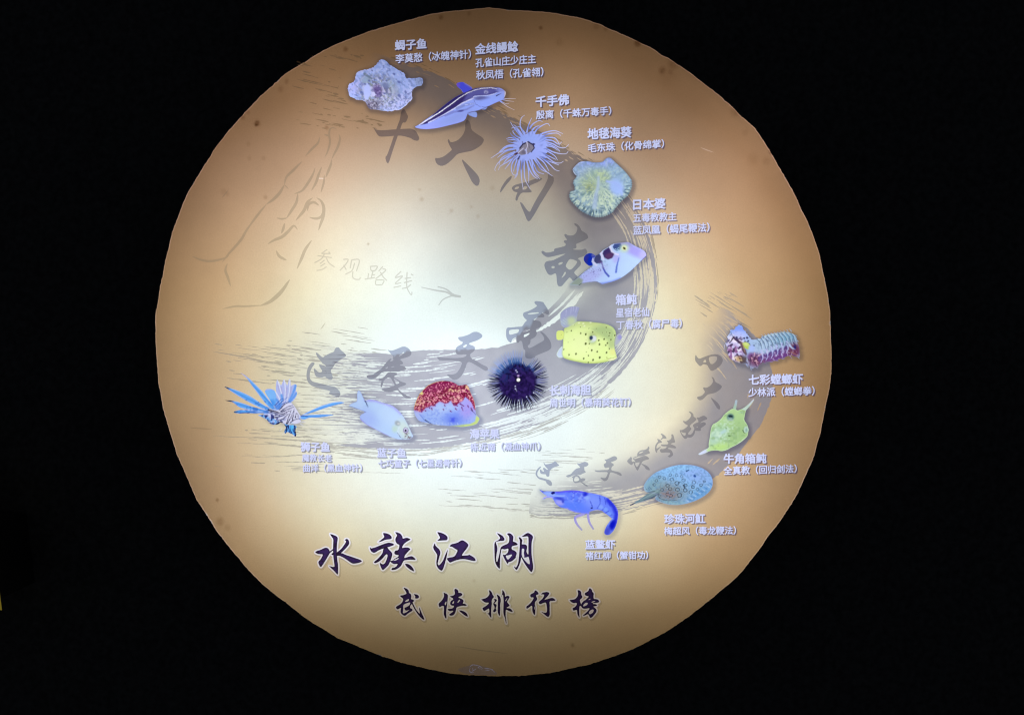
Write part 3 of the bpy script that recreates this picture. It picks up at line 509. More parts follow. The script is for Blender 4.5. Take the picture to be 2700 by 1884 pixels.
# ------------------------------------------------------------------ black calligraphy title
T1, T2, T3, T4 = Loc(820, 1390, .12631), Loc(1130, 1390, .12631), Loc(1030, 1540, .12631), Loc(1320, 1540, .12631)
TITLE = [
 (T1, [[(400,128),(440,140),(520,170),(555,200),(560,240),(545,330),(540,420),(540,500),(545,600),(550,680),(568,780),(565,980),(545,975),(480,900),(420,845),(372,795),(430,815),(480,820),(492,810),(485,740),(470,640),(462,540),(458,430),(462,330),(466,240),(430,190),(405,150)],[(82,512),(120,485),(200,465),(270,425),(310,415),(350,425),(380,460),(390,500),(460,440),(470,470),(400,520),(360,590),(300,690),(250,770),(215,820),(195,820),(165,770),(150,710),(200,665),(235,600),(250,555),(180,555),(120,540)],[(415,560),(470,510),(470,580)],[(705,265),(720,240),(755,232),(785,255),(800,310),(795,350),(740,420),(690,470),(640,520),(580,560),(540,560),(540,510),(590,480),(650,420),(700,350),(735,290),(725,270)],[(540,540),(640,525),(720,565),(830,600),(930,635),(1010,660),(1060,690),(1060,710),(1000,735),(920,750),(860,750),(800,710),(740,665),(660,615),(590,585),(540,590)]], []),
 (T1, [[(1505,108),(1560,112),(1630,135),(1680,180),(1688,220),(1670,240),(1560,250),(1480,285),(1415,305),(1408,298),(1470,250),(1525,205),(1530,185),(1508,140)],[(1228,405),(1245,415),(1250,435),(1330,415),(1450,365),(1560,325),(1630,310),(1700,325),(1740,350),(1730,365),(1650,395),(1560,420),(1480,445),(1400,480),(1340,520),(1300,525),(1260,500),(1230,450)],[(1520,420),(1590,400),(1620,450),(1690,520),(1700,560),(1680,640),(1650,710),(1620,780),(1560,840),(1505,888),(1480,870),(1440,780),(1435,720),(1470,755),(1510,765),(1545,740),(1580,660),(1600,590),(1590,555),(1560,560),(1500,640),(1420,710),(1340,745),(1315,730),(1325,705),(1390,655),(1450,590),(1495,530),(1505,460)],[(1752,92),(1800,95),(1860,120),(1905,170),(1915,235),(1960,215),(2010,208),(2080,240),(2070,255),(1990,300),(1930,350),(1895,430),(1960,412),(2030,412),(2080,445),(2060,470),(2000,530),(1960,580),(1945,640),(2020,610),(2100,590),(2150,620),(2190,665),(2170,675),(2100,668),(2010,672),(1935,685),(1910,740),(1880,800),(1820,850),(1760,880),(1690,885),(1675,870),(1700,835),(1740,835),(1790,800),(1815,750),(1740,765),(1680,735),(1645,690),(1700,690),(1740,650),(1800,620),(1830,590),(1830,575),(1780,568),(1740,550),(1740,500),(1770,475),(1820,470),(1840,420),(1845,355),(1800,345),(1765,290),(1758,240),(1780,190),(1800,170),(1780,130)],[(1955,748),(2020,755),(2080,785),(2130,840),(2158,910),(2140,912),(2060,870),(1990,810)]], [[(1705,690),(1760,660),(1830,630),(1830,650),(1770,685)]]),
 (T2, [[(178,90),(210,92),(290,115),(350,145),(395,190),(400,230),(385,265),(300,268),(190,275),(185,265),(235,225),(240,205),(215,160)],[(130,320),(140,360),(165,400),(215,440),(245,490),(250,540),(225,610),(205,690),(190,750),(205,780),(225,785),(290,710),(330,620),(360,540),(400,460),(405,465),(390,540),(375,620),(355,700),(330,790),(300,870),(275,900),(245,890),(190,840),(165,780),(160,720),(175,640),(180,570),(160,530),(110,460),(95,410),(105,370)],[(440,400),(450,365),(490,340),(570,325),(630,300),(670,270),(710,262),(770,290),(825,340),(833,370),(810,420),(760,480),(715,540),(690,585),(740,582),(830,575),(850,562),(900,590),(960,630),(988,680),(970,698),(900,690),(830,670),(740,655),(650,662),(560,685),(490,715),(455,730),(430,720),(395,675),(378,640),(420,625),(540,605),(580,540),(610,470),(560,445),(490,400),(455,395)]], []),
 (T2, [[(1422,110),(1470,125),(1540,165),(1580,215),(1588,250),(1570,275),(1490,280),(1420,290),(1400,310),(1430,380),(1440,450),(1425,530),(1410,620),(1415,700),(1430,720),(1455,650),(1475,560),(1495,470),(1505,410),(1560,370),(1640,340),(1675,310),(1685,250),(1680,180),(1640,140),(1645,120),(1690,112),(1745,145),(1775,195),(1765,250),(1760,290),(1810,300),(1850,330),(1862,350),(1850,365),(1760,380),(1735,400),(1735,455),(1790,475),(1840,515),(1840,560),(1820,600),(1825,625),(1780,670),(1720,710),(1665,720),(1660,760),(1640,745),(1600,680),(1570,620),(1545,555),(1590,572),(1650,530),(1665,480),(1665,430),(1590,458),(1545,445),(1520,450),(1505,540),(1495,640),(1490,750),(1490,850),(1475,858),(1430,810),(1395,740),(1380,650),(1375,530),(1372,420),(1372,330),(1400,290),(1450,265),(1490,235),(1490,200),(1460,160)],[(1875,200),(1905,198),(1945,235),(1960,270),(1950,310),(1945,350),(2000,345),(2050,365),(2060,420),(2040,490),(2060,540),(2085,575),(2082,400),(2085,300),(2085,195),(2060,180),(1990,190),(1940,190),(1980,160),(2040,120),(2080,105),(2140,140),(2180,180),(2178,215),(2155,290),(2150,400),(2150,540),(2165,680),(2185,790),(2180,880),(2150,932),(2130,920),(2060,830),(2000,740),(1950,650),(1935,610),(1925,690),(1900,770),(1870,840),(1840,885),(1815,870),(1785,820),(1790,805),(1815,830),(1835,825),(1865,760),(1880,680),(1890,560),(1900,440),(1905,330),(1905,260)]], [[(1605,583),(1660,580),(1740,555),(1740,580),(1700,630),(1650,675)],[(1945,440),(1985,435),(2000,460),(1985,530),(2000,590),(1990,625),(2050,620),(2085,600),(2110,700),(2110,770),(2060,740),(1990,660),(1945,590)]]),
 (T3, [[(270,65),(300,68),(355,95),(378,125),(380,170),(420,195),(435,230),(430,280),(420,300),(460,310),(495,330),(490,350),(455,360),(480,420),(530,520),(580,580),(610,610),(605,560),(590,480),(600,475),(640,570),(670,640),(705,715),(700,738),(660,715),(600,660),(540,580),(490,500),(450,420),(445,400),(410,440),(405,490),(440,500),(460,520),(455,545),(380,590),(340,620),(305,650),(270,645),(225,610),(205,570),(210,510),(225,485),(190,495),(150,520),(120,500),(108,470),(130,450),(200,410),(240,370),(265,310),(245,280),(215,260),(192,232),(215,225),(280,215),(335,185),(320,150),(285,95)],[(300,480),(370,460),(395,490),(350,540),(310,530)],[(480,195),(520,198),(570,215),(592,245),(590,275),(560,292),(515,290),(500,275),(520,255),(500,225)]], [[(295,355),(330,320),(375,300),(385,310),(370,345),(330,355)],[(260,425),(330,390),(400,370),(410,380),(395,430),(330,465),(285,485),(300,535),(340,545),(400,520),(340,570),(280,600),(255,590),(265,510)]]),
 (T3, [[(1105,165),(1130,175),(1175,195),(1198,225),(1195,270),(1190,330),(1180,420),(1165,520),(1160,600),(1168,680),(1160,710),(1145,705),(1120,650),(1108,600),(1115,520),(1110,440),(1060,450),(1025,475),(1010,455),(1000,410),(1010,385),(1060,340),(1095,290),(1115,240),(1115,200)],[(1335,95),(1355,85),(1390,100),(1415,130),(1412,175),(1450,170),(1490,185),(1500,205),(1480,235),(1430,255),(1410,270),(1470,290),(1520,320),(1525,350),(1500,400),(1550,395),(1590,430),(1580,445),(1500,440),(1430,455),(1375,475),(1365,530),(1350,590),(1310,640),(1260,650),(1225,640),(1225,615),(1280,585),(1310,550),(1300,545),(1240,555),(1210,545),(1185,510),(1210,505),(1280,500),(1320,470),(1325,440),(1275,440),(1245,415),(1240,380),(1260,335),(1310,310),(1300,285),(1250,260),(1235,240),(1280,235),(1330,215),(1345,180),(1330,120)],[(1420,535),(1470,540),(1540,560),(1590,600),(1612,650),(1608,672),(1560,650),(1490,600)]], [[(1125,395),(1162,345),(1166,385),(1143,440)],[(1280,395),(1310,345),(1325,345),(1316,400)],[(1395,385),(1400,350),(1440,310),(1450,320),(1430,360)]]),
 (T3, [[(2045,110),(2080,125),(2115,165),(2125,210),(2155,245),(2155,265),(2120,300),(2108,345),(2115,400),(2108,450),(2100,520),(2100,600),(2105,690),(2085,685),(2060,640),(2015,590),(2050,600),(2060,560),(2055,490),(2000,530),(1955,555),(1935,540),(1912,490),(1950,470),(2010,430),(2050,390),(2045,375),(1980,378),(1920,340),(1888,305),(1930,300),(2000,275),(2050,230),(2065,180)],[(2145,302),(2200,298),(2222,325),(2195,365),(2160,395),(2205,410),(2215,440),(2190,490),(2215,540),(2170,578),(2142,570),(2140,540),(2170,500),(2165,450),(2138,405),(2155,370),(2180,340)],[(2208,200),(2250,220),(2290,260),(2305,330),(2285,420),(2290,500),(2285,640),(2275,658),(2250,620),(2235,570),(2235,480),(2240,380),(2240,290)],[(2328,108),(2356,130),(2388,180),(2386,260),(2426,232),(2476,240),(2484,270),(2446,330),(2426,360),(2486,430),(2471,450),(2406,490),(2476,490),(2521,515),(2551,565),(2536,572),(2466,550),(2406,515),(2401,580),(2401,680),(2418,780),(2421,815),(2406,800),(2386,690),(2356,620),(2351,540),(2356,430),(2358,330),(2346,200),(2326,230),(2311,260),(2308,250),(2331,180)]], [[(2391,340),(2421,290),(2441,275),(2406,345)]]),
 (T4, [[(715,118),(750,128),(790,170),(792,205),(730,218),(765,290),(760,320),(720,360),(715,420),(728,460),(725,540),(720,630),(705,635),(680,600),(660,540),(660,430),(600,470),(555,505),(535,495),(540,450),(570,435),(630,380),(680,310),(690,265),(640,270),(620,250),(618,205),(650,190),(700,165)],[(840,210),(870,170),(930,155),(990,152),(1022,180),(1000,220),(940,285),(910,315),(980,300),(1040,280),(1090,275),(1145,315),(1140,335),(1080,340),(1020,345),(1025,420),(1025,520),(1028,620),(1010,660),(995,678),(960,660),(890,600),(838,560),(900,585),(945,590),(970,560),(965,470),(950,370),(900,380),(830,410),(805,400),(790,360),(820,340),(880,290),(915,220),(890,200)]], [[(700,500),(712,450),(718,460),(708,525)]]),
 (T4, [[(1600,115),(1640,115),(1685,150),(1685,215),(1710,250),(1700,280),(1650,320),(1670,380),(1685,420),(1690,390),(1740,330),(1760,330),(1830,265),(1840,245),(1790,235),(1755,215),(1755,175),(1830,140),(1850,75),(1880,80),(1912,120),(1910,145),(1945,180),(1940,220),(1940,300),(2000,300),(2050,325),(2062,365),(2010,380),(1930,385),(1920,405),(1980,405),(2015,425),(2005,445),(1930,455),(1960,480),(2005,520),(2000,570),(1960,620),(1920,670),(1878,698),(1860,680),(1830,610),(1770,640),(1725,655),(1720,640),(1780,590),(1840,530),(1860,490),(1800,500),(1740,505),(1705,490),(1680,450),(1650,440),(1640,520),(1640,600),(1650,685),(1635,680),(1600,610),(1595,520),(1530,545),(1510,535),(1498,490),(1550,470),(1590,420),(1585,375),(1540,390),(1480,370),(1430,320),(1480,318),(1560,300),(1610,240),(1620,180)]], [[(1838,588),(1870,540),(1915,515),(1945,525),(1930,580),(1890,610),(1860,620)],[(1722,440),(1742,402),(1790,374),(1825,390),(1798,428),(1732,458)],[(1828,318),(1870,292),(1878,300),(1850,323)],[(1890,368),(1930,347),(1982,342),(1960,358),(1905,375)]]),
]


def ink_c(edge):
    def f(x, y):
        d = np.full(len(x), 99.)
        for p in edge:
            e, _ = dist_line(x, y, p, True); d = np.minimum(d, e)
        k = smooth01((d - .8) / 3.5) * np.interp(y, [1400, 1500, 1560, 1640], [1, 1, .55, .4])
        return (A_((.016, .008, .020)) + k[:, None] * A_((.018, .010, .060))) * 1.4 / GAIN
    return f


def halo_c(x, y):
    c = parch(x, y); k = np.interp(y, [1380, 1530, 1640], [.85, .42, .28])
    return np.minimum(c + (A_((.45, .435, .54)) - c) * k[:, None], 1)


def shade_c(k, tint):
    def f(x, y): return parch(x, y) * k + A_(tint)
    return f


for (f, polys, holes) in TITLE:
    k = obj_key('title_character', mat=M_INK); kh2 = obj_key('halo', parent=k, mat=M_TEXT)
    P = [f(chaikin(p, 2)) for p in polys]; Hs = [f(chaikin(p)) for p in holes]
    elem(kh2, [grow(ccw(p), 3.6) for p in P], halo_c, 21)
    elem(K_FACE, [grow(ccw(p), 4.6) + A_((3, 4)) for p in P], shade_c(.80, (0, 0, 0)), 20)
    elem(k, P, ink_c(P), 24, Hs)
    cen = np.vstack(P)
    for _ in range(500): EXTRA.append((rng.uniform(cen[:, 0].min(), cen[:, 0].max()), rng.uniform(cen[:, 1].min(), cen[:, 1].max())))

# torn patch at the bottom edge
TT = Loc(1050, 1500, .32666)
kt = obj_key('torn_patch', mat=M_GREY, label='grey torn patch with pale scuffs at the bottom edge')
elem(kt, [TT(chaikin([(470,805),(560,778),(610,765),(690,780),(760,805),(805,838),(780,853),(600,850),(520,835)]))], grey_c(.5, A_((.34, .26, .27))), 12)
elem(kt, [ribbon(TT(p), 7 * TT.k, 2, 'both', rag=.5) for p in ([(575,790),(600,770),(650,778),(685,800)],[(580,795),(575,820),(600,838)],[(600,790),(605,815),(630,800)],[(640,795),(650,790),(655,805)],[(690,795),(750,805),(780,830)],[(585,835),(600,825),(610,835)],[(660,800),(680,805)],[(700,810),(740,815)])],
     flat((.32, .275, .33)), 13)

# ------------------------------------------------------------------ captions (sans lettering with a printed drop shadow)
def glyph_contours(txt, bold):
    c = bpy.data.curves.new('lettering', 'FONT'); c.body = txt; c.resolution_u = 3
    o = bpy.data.objects.new('lettering', c); COL.objects.link(o)
    dg = bpy.context.evaluated_depsgraph_get(); cv = o.evaluated_get(dg).to_curve(dg)
    res = []
    for s in cv.splines:
        bp = s.bezier_points; n = len(bp); pts = []
        for i in range(n):
            a, b = bp[i], bp[(i + 1) % n]; p0, p1, p2, p3 = [A_(v[:2]) for v in (a.co, a.handle_right, b.handle_left, b.co)]
            chord = p3 - p0; L = np.hypot(*chord) + 1e-9
            dev = max(abs(np.cross(chord, p1 - p0)), abs(np.cross(chord, p2 - p0))) / L
            m = 1 if dev < .004 else (2 if dev < .03 else 4)
            for j in range(m):
                t = j / m; pts.append((1-t)**3*p0 + 3*(1-t)**2*t*p1 + 3*(1-t)*t*t*p2 + t**3*p3)
        if len(pts) >= 3: res.append(A_(pts))
    bpy.data.objects.remove(o); bpy.data.curves.remove(c)
    # sense: outer loops counter-clockwise after the flip, holes the other way; thicken by pushing along the outline
    big = sum(area2(p) for p in res)
    out = []
    for p in res:
        p = p if big > 0 else p[::-1]
        # drop near-duplicate points
        keep = np.hypot(*(p - np.roll(p, 1, 0)).T) > 1e-4; p = p[keep]
        if len(p) < 3: continue
        g = grow(p, bold)
        if np.sign(area2(g)) == np.sign(area2(p)): out.append(g)
    return out


_ref = np.vstack(glyph_contours('国', 0)); REF_H = np.ptp(_ref[:, 1]); REF_C = (_ref[:, 1].max() + _ref[:, 1].min()) / 2
CAPTIONS = [
 ('scorpionfish', [('蝎子鱼',1041,121,1125,115.5,25,1),('李莫愁（冰魄神针）',1042.5,156,1242,143,22,0)]),
 ('striped catfish', [('金线鳗鲶',1252,131,1366.6,123,26,1),('孔雀山庄少庄主',1253.5,167,1413,155.7,22,0),('秋凤梧（孔雀翎）',1255,199,1433,190,22,0)]),
 ('tube anemone', [('千手佛',1412,269.4,1500.5,263,26,1),('殷离（千蛛万毒手）',1413,304,1612,292.5,21,0)]),
 ('carpet anemone', [('地毯海葵',1548.7,354.5,1666,348.5,27,1),('毛东珠（化骨绵掌）',1550,391.5,1751,379,21,0)]),
 ('pufferfish', [('日本婆',1669,540,1755,536.5,26,1),('五毒教教主',1669,575.5,1783.6,570.5,21,0),('蓝凤凰（蝎尾鞭法）',1669,608,1871,599.5,22,0)]),
 ('boxfish', [('箱鲀',1623,791,1679,789,26,1),('星宿老仙',1624,825,1712,822.5,22,0),('丁春秋（腐尸毒）',1625,857.5,1798,852,22,0)]),
 ('sea urchin', [('长刺海胆',1449,1030,1558,1027.5,25,1),('周世明（暴雨葵花钉）',1449,1062,1663,1059.5,21,0)]),
 ('sea apple', [('海苹果',1238,1144,1317.5,1143.5,24,1),('陈近南（凝血神爪）',1241,1178,1425,1176,20,0)]),
 ('lionfish', [('狮子鱼',792,1177.5,869.6,1178.5,23,1),('魔教长老',796,1206,875,1207.5,18.5,0),('曲洋（黑血神针）',799,1233.5,954.6,1233,19.5,0)]),
 ('rabbitfish', [('蓝子鱼',994,1193,1070.6,1194,22.5,1),('七巧童子（七星透骨针）',997,1222,1217,1220,19.5,0)]),
 ('mantis shrimp', [('七彩螳螂虾',1974,1001.5,2117,998.5,25,1),('少林派（螳螂拳）',1973,1034.6,2148,1030,21.5,0)]),
 ('cowfish', [('牛角箱鲀',1907.5,1209,2021,1208,24,1),('全真教（回归剑法）',1907.5,1241,2101,1235,20.5,0)]),
 ('stingray', [('珍珠河魟',1751,1368,1860,1366,23.5,1),('梅超风（毒龙鞭法）',1751,1399.5,1940.6,1397.5,20,0)]),
 ('blue prawn', [('蓝鳌虾',1543,1435.5,1622,1434.5,22.5,1),('褚红柳（蟹钳功）',1543,1464.6,1709,1462.5,19.5,0)]),
]
for who, lines in CAPTIONS:
    kc = None
    for (txt, x0, y0, x1, y1, h, head) in lines:
        gs = glyph_contours(txt, .031 if head else .021)
        al = np.vstack(gs); gx0, gx1 = al[:, 0].min(), al[:, 0].max(); sy = h / REF_H
        e = level((x0 + x1) / 2, (y0 + y1) / 2)
        txtc = np.clip(lin((210, 216, 255)) * np.interp(e, [.6, 1.0, 1.4, 2.4], [.62, .80, .97, 1.08])[..., None] / e, 0, 1)
        k = obj_key('caption' if kc is None else 'caption_line', parent='sign' if kc is None else kc, mat=M_TEXT,
                    label='pale lavender caption naming the %s' % who if kc is None else None)
        kc = kc or k
        P = []
        for g in gs:
            u = (g[:, 0] - gx0) / (gx1 - gx0)
            P.append(np.stack([x0 + u * (x1 - x0), y0 + u * (y1 - y0) - (g[:, 1] - REF_C) * sy], 1)[::-1])
        sgn = [1 if area2(p) > 0 else -1 for p in P]
        if sum(area2(p) for p in P) < 0: sgn = [-s for s in sgn]
        cs = [(ccw(p), 1 if s > 0 else -2) for p, s in zip(P, sgn)]
        ELEMS.append(dict(key=k, cs=cs, color=flat(txtc), prio=31))
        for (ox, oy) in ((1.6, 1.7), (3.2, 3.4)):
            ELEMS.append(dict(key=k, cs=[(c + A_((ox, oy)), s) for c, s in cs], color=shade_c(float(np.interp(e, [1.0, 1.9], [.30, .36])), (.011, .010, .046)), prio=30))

# ------------------------------------------------------------------ the fourteen pictures of sea creatures
def circle(cx, cy, r, n=22, sy=1.): a = np.linspace(0, 2 * math.pi, n, endpoint=False); return np.stack([cx + r * np.cos(a), cy + r * sy * np.sin(a)], 1)


def creature(name, label, f, outlines, paint, kids=(), lv=None, shadow=.42, sh=(3, 4, 13), step=1.5, ch=2, prio=40, smooth=True, main=None, rough=0):
    sm = (lambda p: chaikin(p, ch)) if smooth else (lambda p: A_(p))
    outs = [f(sm(p)) for p in outlines]
    if rough:
        outs = [spline(np.vstack([o_, o_[:1]]), 2.6)[:-1] for o_ in outs]
        outs = [grow(ccw(o_), 0) + (grow(ccw(o_), 1) - ccw(o_)) * (nrng.normal(0, rough, len(o_)) * .7 + rough * 2 * (vnoise(np.arange(len(o_)) / 3.1, np.zeros(len(o_)), 5) - .5))[:, None] for o_ in outs]
    k0 = obj_key(name, mat=M_PIC, label=label)
    allp = np.vstack(outs + [f(A_(p)) for _, ps in kids for p in ps])
    e = lv or level(allp[:, 0].mean(), allp[:, 1].mean())

    def col(x, y): return np.clip(lin(np.clip(paint(x, y), 0, 255)) / e, 0, 1)
    elem(k0, outs, col, prio)
    FISH_SHADOW.append((ccw(outs[0]) if main is None else ccw(f(main)), shadow, *sh))
    kidp = []
    for i, (kn, ps) in enumerate(kids):
        kk = obj_key(kn, parent=k0, mat=M_PIC); pp = [f(chaikin(p, 1) if len(p) < 60 else A_(p)) for p in ps]; kidp += pp
        elem(kk, pp, col, prio + 1 + i * .01)
    lo, hi = allp.min(0), allp.max(0)
    gx, gy = np.meshgrid(np.arange(lo[0] - 22, hi[0] + 22, step), np.arange(lo[1] - 22, hi[1] + 22, step))
    gx = (gx + nrng.uniform(-.35, .35, gx.shape) * step).ravel(); gy = (gy + nrng.uniform(-.35, .35, gy.shape) * step).ravel()
    ins = np.zeros(len(gx), bool)
    for p in outs + kidp:
        m = (gx > p[:, 0].min()) & (gx < p[:, 0].max()) & (gy > p[:, 1].min()) & (gy < p[:, 1].max())
        ins[m] |= winding(gx[m], gy[m], ccw(p)) != 0
    keep = ins | (nrng.rand(len(gx)) < .22)
    EXTRA.extend(zip(gx[keep], gy[keep]))


# 1 scorpionfish
F = Loc(900, 140, .1061)
S_OUT = [(180,780),(300,720),(350,660),(340,600),(370,500),(440,440),(640,400),(780,370),(860,290),(920,230),(960,170),(1040,160),(1120,180),(1180,270),(1300,360),(1450,440),(1590,500),(1580,570),(1640,630),(1800,625),(1990,610),(2030,660),(2030,740),(1990,810),(1870,830),(1780,900),(1740,960),(1750,1060),(1755,1150),(1650,1250),(1560,1350),(1490,1400),(1350,1430),(1200,1440),(1000,1430),(850,1410),(700,1380),(640,1320),(610,1230),(580,1200),(450,1170),(300,1130),(210,1090),(170,1000),(160,890)]
def p_scorp(x, y, f=F):
    p = Paint(f, x, y, (166, 182, 240))
    p.blob(1550, 1250, 520, 330, (190, 190, 240), soft=.6); p.blob(350, 850, 240, 200, (178, 180, 245), soft=.6)
    p.speck(60, .52, .72, (136, 156, 212), 1, .7, ang=35, sx=1.8); p.speck(30, .66, .78, (104, 118, 172), 2, .7, ang=50, sx=2.0); p.speck(26, .7, .8, (205, 210, 250), 12, .7, ang=50, sx=1.8)
    p.blob(900, 960, 330, 260, (140, 148, 170), soft=.7, a=.8); p.blob(1230, 980, 170, 260, (150, 165, 170), soft=.7, a=.8)
    w = p.near(880, 1000, 420, 420)
    p.speck(46, .50, .62, (88, 84, 120), 3, .9, w, 1.4, 60); p.speck(40, .55, .66, (122, 124, 98), 4, .85, w); p.speck(42, .57, .66, (205, 200, 226), 5, .95, w, 1.5, 70)
    p.blob(890, 930, 110, 140, (78, 48, 106), soft=.5, a=.85); p.blob(760, 1300, 160, 110, (92, 70, 84), soft=.6, a=.85); p.blob(900, 1260, 130, 90, (70, 60, 60), soft=.6, a=.6); p.speck(28, .5, .62, (60, 46, 52), 22, .9, p.near(800, 1290, 240, 120)); p.speck(26, .62, .72, (196, 186, 196), 23, .9, p.near(880, 1260, 200, 140)); p.speck(24, .5, .62, (58, 30, 84), 24, .8, p.near(890, 940, 120, 150)); p.speck(24, .6, .7, (176, 150, 200), 25, .8, p.near(900, 940, 140, 150), 2, 60)
    p.blob(590, 660, 120, 80, (138, 158, 175), soft=.6, a=.8); p.line([(580, 520), (760, 640)], 70, (96, 112, 124), 40, 20); p.blob(1100, 800, 90, 60, (104, 112, 150), 20, .5, .9)
    p.poly([(560,850),(640,740),(720,850),(745,1000),(700,1090),(660,1170),(600,1150),(560,1020)], (186, 193, 248), 20); p.poly([(740,960),(820,960),(860,1040),(800,1090),(750,1040)], (212, 205, 240), 12)
    w2 = p.near(1400, 1250, 420, 230); p.speck(34, .58, .68, (112, 116, 160), 6, .85, w2, 1.3, 50); p.speck(30, .55, .7, (212, 210, 246), 7, .8, w2)
    for (a, b, r) in ((970,625,32),(1120,685,28),(1310,520,34),(1430,720,40),(1600,970,32),(1440,1060,45),(1595,1100,26),(765,440,22),(590,770,26),(690,690,30),(690,770,28),(1320,1170,24),(820,660,22),(500,975,48),(380,1050,26),(1050,320,20),(1070,1005,32),(1270,1225,22),(1185,1245,20),(1660,1020,22)):
        p.blob(a, b, r, r * .7, (74, 82, 140), 30, .5, .9)
    p.blob(1930, 710, 90, 100, (130, 142, 170), soft=.6, a=.7); p.speck(40, .55, .7, (100, 112, 150), 8, .7, p.near(1900, 700, 160, 120))
    p.line([(1755,1150),(1650,1250),(1560,1350),(1490,1400),(1350,1430),(1200,1440)], 46, (216, 216, 252), 30, 30, .9); p.line([(1740,960),(1750,1060),(1755,1150)], 24, (206, 210, 252), 20, 20, .8); p.edge([(160,1000),(180,780),(350,640),(370,500),(780,370),(900,250)], 30, (200, 180, 200), .4)
    return p.c * .74 + A_((160, 176, 240)) * .26
creature('scorpionfish_picture', 'mottled pale blue scorpionfish picture at top left', F, [S_OUT], p_scorp,
         [('tail_fin', [[(1640,630),(1800,625),(1990,610),(2030,660),(2030,740),(1990,810),(1870,830),(1730,850)]]), ('pectoral_fin', [[(560,850),(600,800),(640,740),(690,810),(720,850),(730,930),(760,990),(735,1000),(745,1060),(705,1080),(690,1160),(660,1120),(640,1180),(610,1130),(590,1160),(580,1080),(545,1060),(560,960)]])], ch=1, rough=.9)

# 2 striped catfish
F2 = Loc(1080, 200, .13066)
C_OUT = [(90,1035),(200,980),(330,880),(480,780),(620,660),(780,530),(920,430),(1080,350),(1280,260),(1500,230),(1700,225),(1850,250),(1940,320),(1945,360),(1910,450),(1880,490),(1750,540),(1580,620),(1440,680),(1340,710),(1180,740),(1120,900),(1000,950),(800,1000),(550,1060),(350,1080),(200,1070)]
def p_cat(x, y, f=F2):
    p = Paint(f, x, y, (146, 164, 242))
    p.blob(600, 1000, 520, 90, (150, 158, 240), -14, .6); p.blob(880, 870, 330, 90, (140, 155, 225), -20, .7)
    p.poly([(215,995),(480,800),(620,665),(780,535),(930,430),(1090,345),(1290,255),(1500,225),(1720,222),(1900,300),(1700,350),(1600,385),(1400,395),(1310,400),(1280,465),(1200,490),(1050,570),(900,670),(700,800),(500,900),(330,970)], (54, 44, 104), 16)
    p.poly([(1180,330),(1330,280),(1500,250),(1700,250),(1860,300),(1720,340),(1600,380),(1400,395),(1310,400),(1280,460),(1180,480),(1080,520)], (98, 98, 168), 60, .85)
    p.line([(480, 790), (640, 655), (800, 525), (960, 415), (1100, 345), (1300, 258)], 34, (36, 28, 92), soft=14)
    p.line([(200,985),(400,868),(600,742),(800,600),(1000,450),(1150,355),(1300,295),(1450,255),(1650,242),(1780,268)], 21, (240, 238, 252), 10, 8)
    p.line([(380,945),(600,835),(750,750),(900,662),(1050,560),(1200,490),(1285,455)], 22, (206, 208, 248), 26, 10)
    p.line([(1285,455),(1300,420),(1400,405),(1550,402),(1680,375),(1760,345)], 17, (206, 210, 250), 10, 8)
    p.line([(960,660),(1120,590),(1300,560)], 60, (128, 140, 205), 30, 20, .9); p.line([(720,800),(900,730),(1150,680),(1300,600)], 46, (118, 126, 196), 24, 18, .8); p.line([(1120,590),(1310,560)], 10, (196, 204, 250), 6, 6)
    p.blob(1030, 710, 60, 18, (80, 80, 150), -10, .5); p.line([(460,890),(620,830),(900,700)], 12, (110, 110, 190), 8, 8, .7)
    p.blob(1450, 455, 140, 40, (92, 92, 150), 0, .6, .9); p.blob(1560, 540, 240, 80, (146, 166, 250), -15, .6)
    p.line([(1300,500),(1330,570),(1420,620),(1520,632),(1600,615)], 8, (92, 100, 172), 5, 6); p.line([(1750,405),(1850,355)], 20, (40, 38, 92), 8, 8)
    p.blob(1545, 330, 46, 40, (128, 128, 180), 0, .4); p.blob(1545, 330, 22, 24, (78, 76, 140), 0, .4); p.line([(1510,310),(1515,350)], 8, (190, 190, 235)); p.line([(1540,305),(1550,350)], 12, (215, 215, 245)); p.line([(1575,315),(1578,345)], 8, (190, 190, 235))
    p.blob(1850, 300, 100, 60, (150, 160, 235), 25, .7, .8); p.edge(C_OUT, 14, (120, 120, 190), .5)
    return p.c
def finblue(p): return p
def p_cat2(x, y, f=F2):
    c = p_cat(x, y); p = Paint(f, x, y, (72, 74, 208)); p.c = c
    d = [(940,150),(1060,120),(1150,160),(1290,255),(1180,310),(1080,350),(1050,290),(960,220)]
    p.poly(d, (74, 78, 212), 10); p.blob(960, 190, 50, 50, (110, 84, 205), 0, .6); p.line([(1130,150),(1290,255)], 46, (140, 130, 180), 30, 30, .8)
    for q in ([(1180,750),(1340,715),(1370,780),(1350,850),(1250,820),(1185,790)], [(1440,680),(1580,625),(1540,680),(1480,685)]): p.poly(q, (138, 156, 222), 14); p.edge(q, 16, (110, 118, 180), .6)
    return p.c
WH = [ribbon(A_(q), 15, 10, 'taper', 6) for q in ([(1890,472),(2000,460),(2145,465)],[(1860,480),(1980,505),(2110,520)],[(1810,505),(1900,570),(1990,630),(2115,690)],[(1820,500),(1930,560),(2010,565)])]
def p_cat3(x, y, f=F2):
    c = p_cat2(x, y); m = ((x - f.o[0]) / f.k > 1915) | (((y - f.o[1]) / f.k > 545) & ((x - f.o[0]) / f.k > 1830)); c[m] = (196, 184, 196); return c
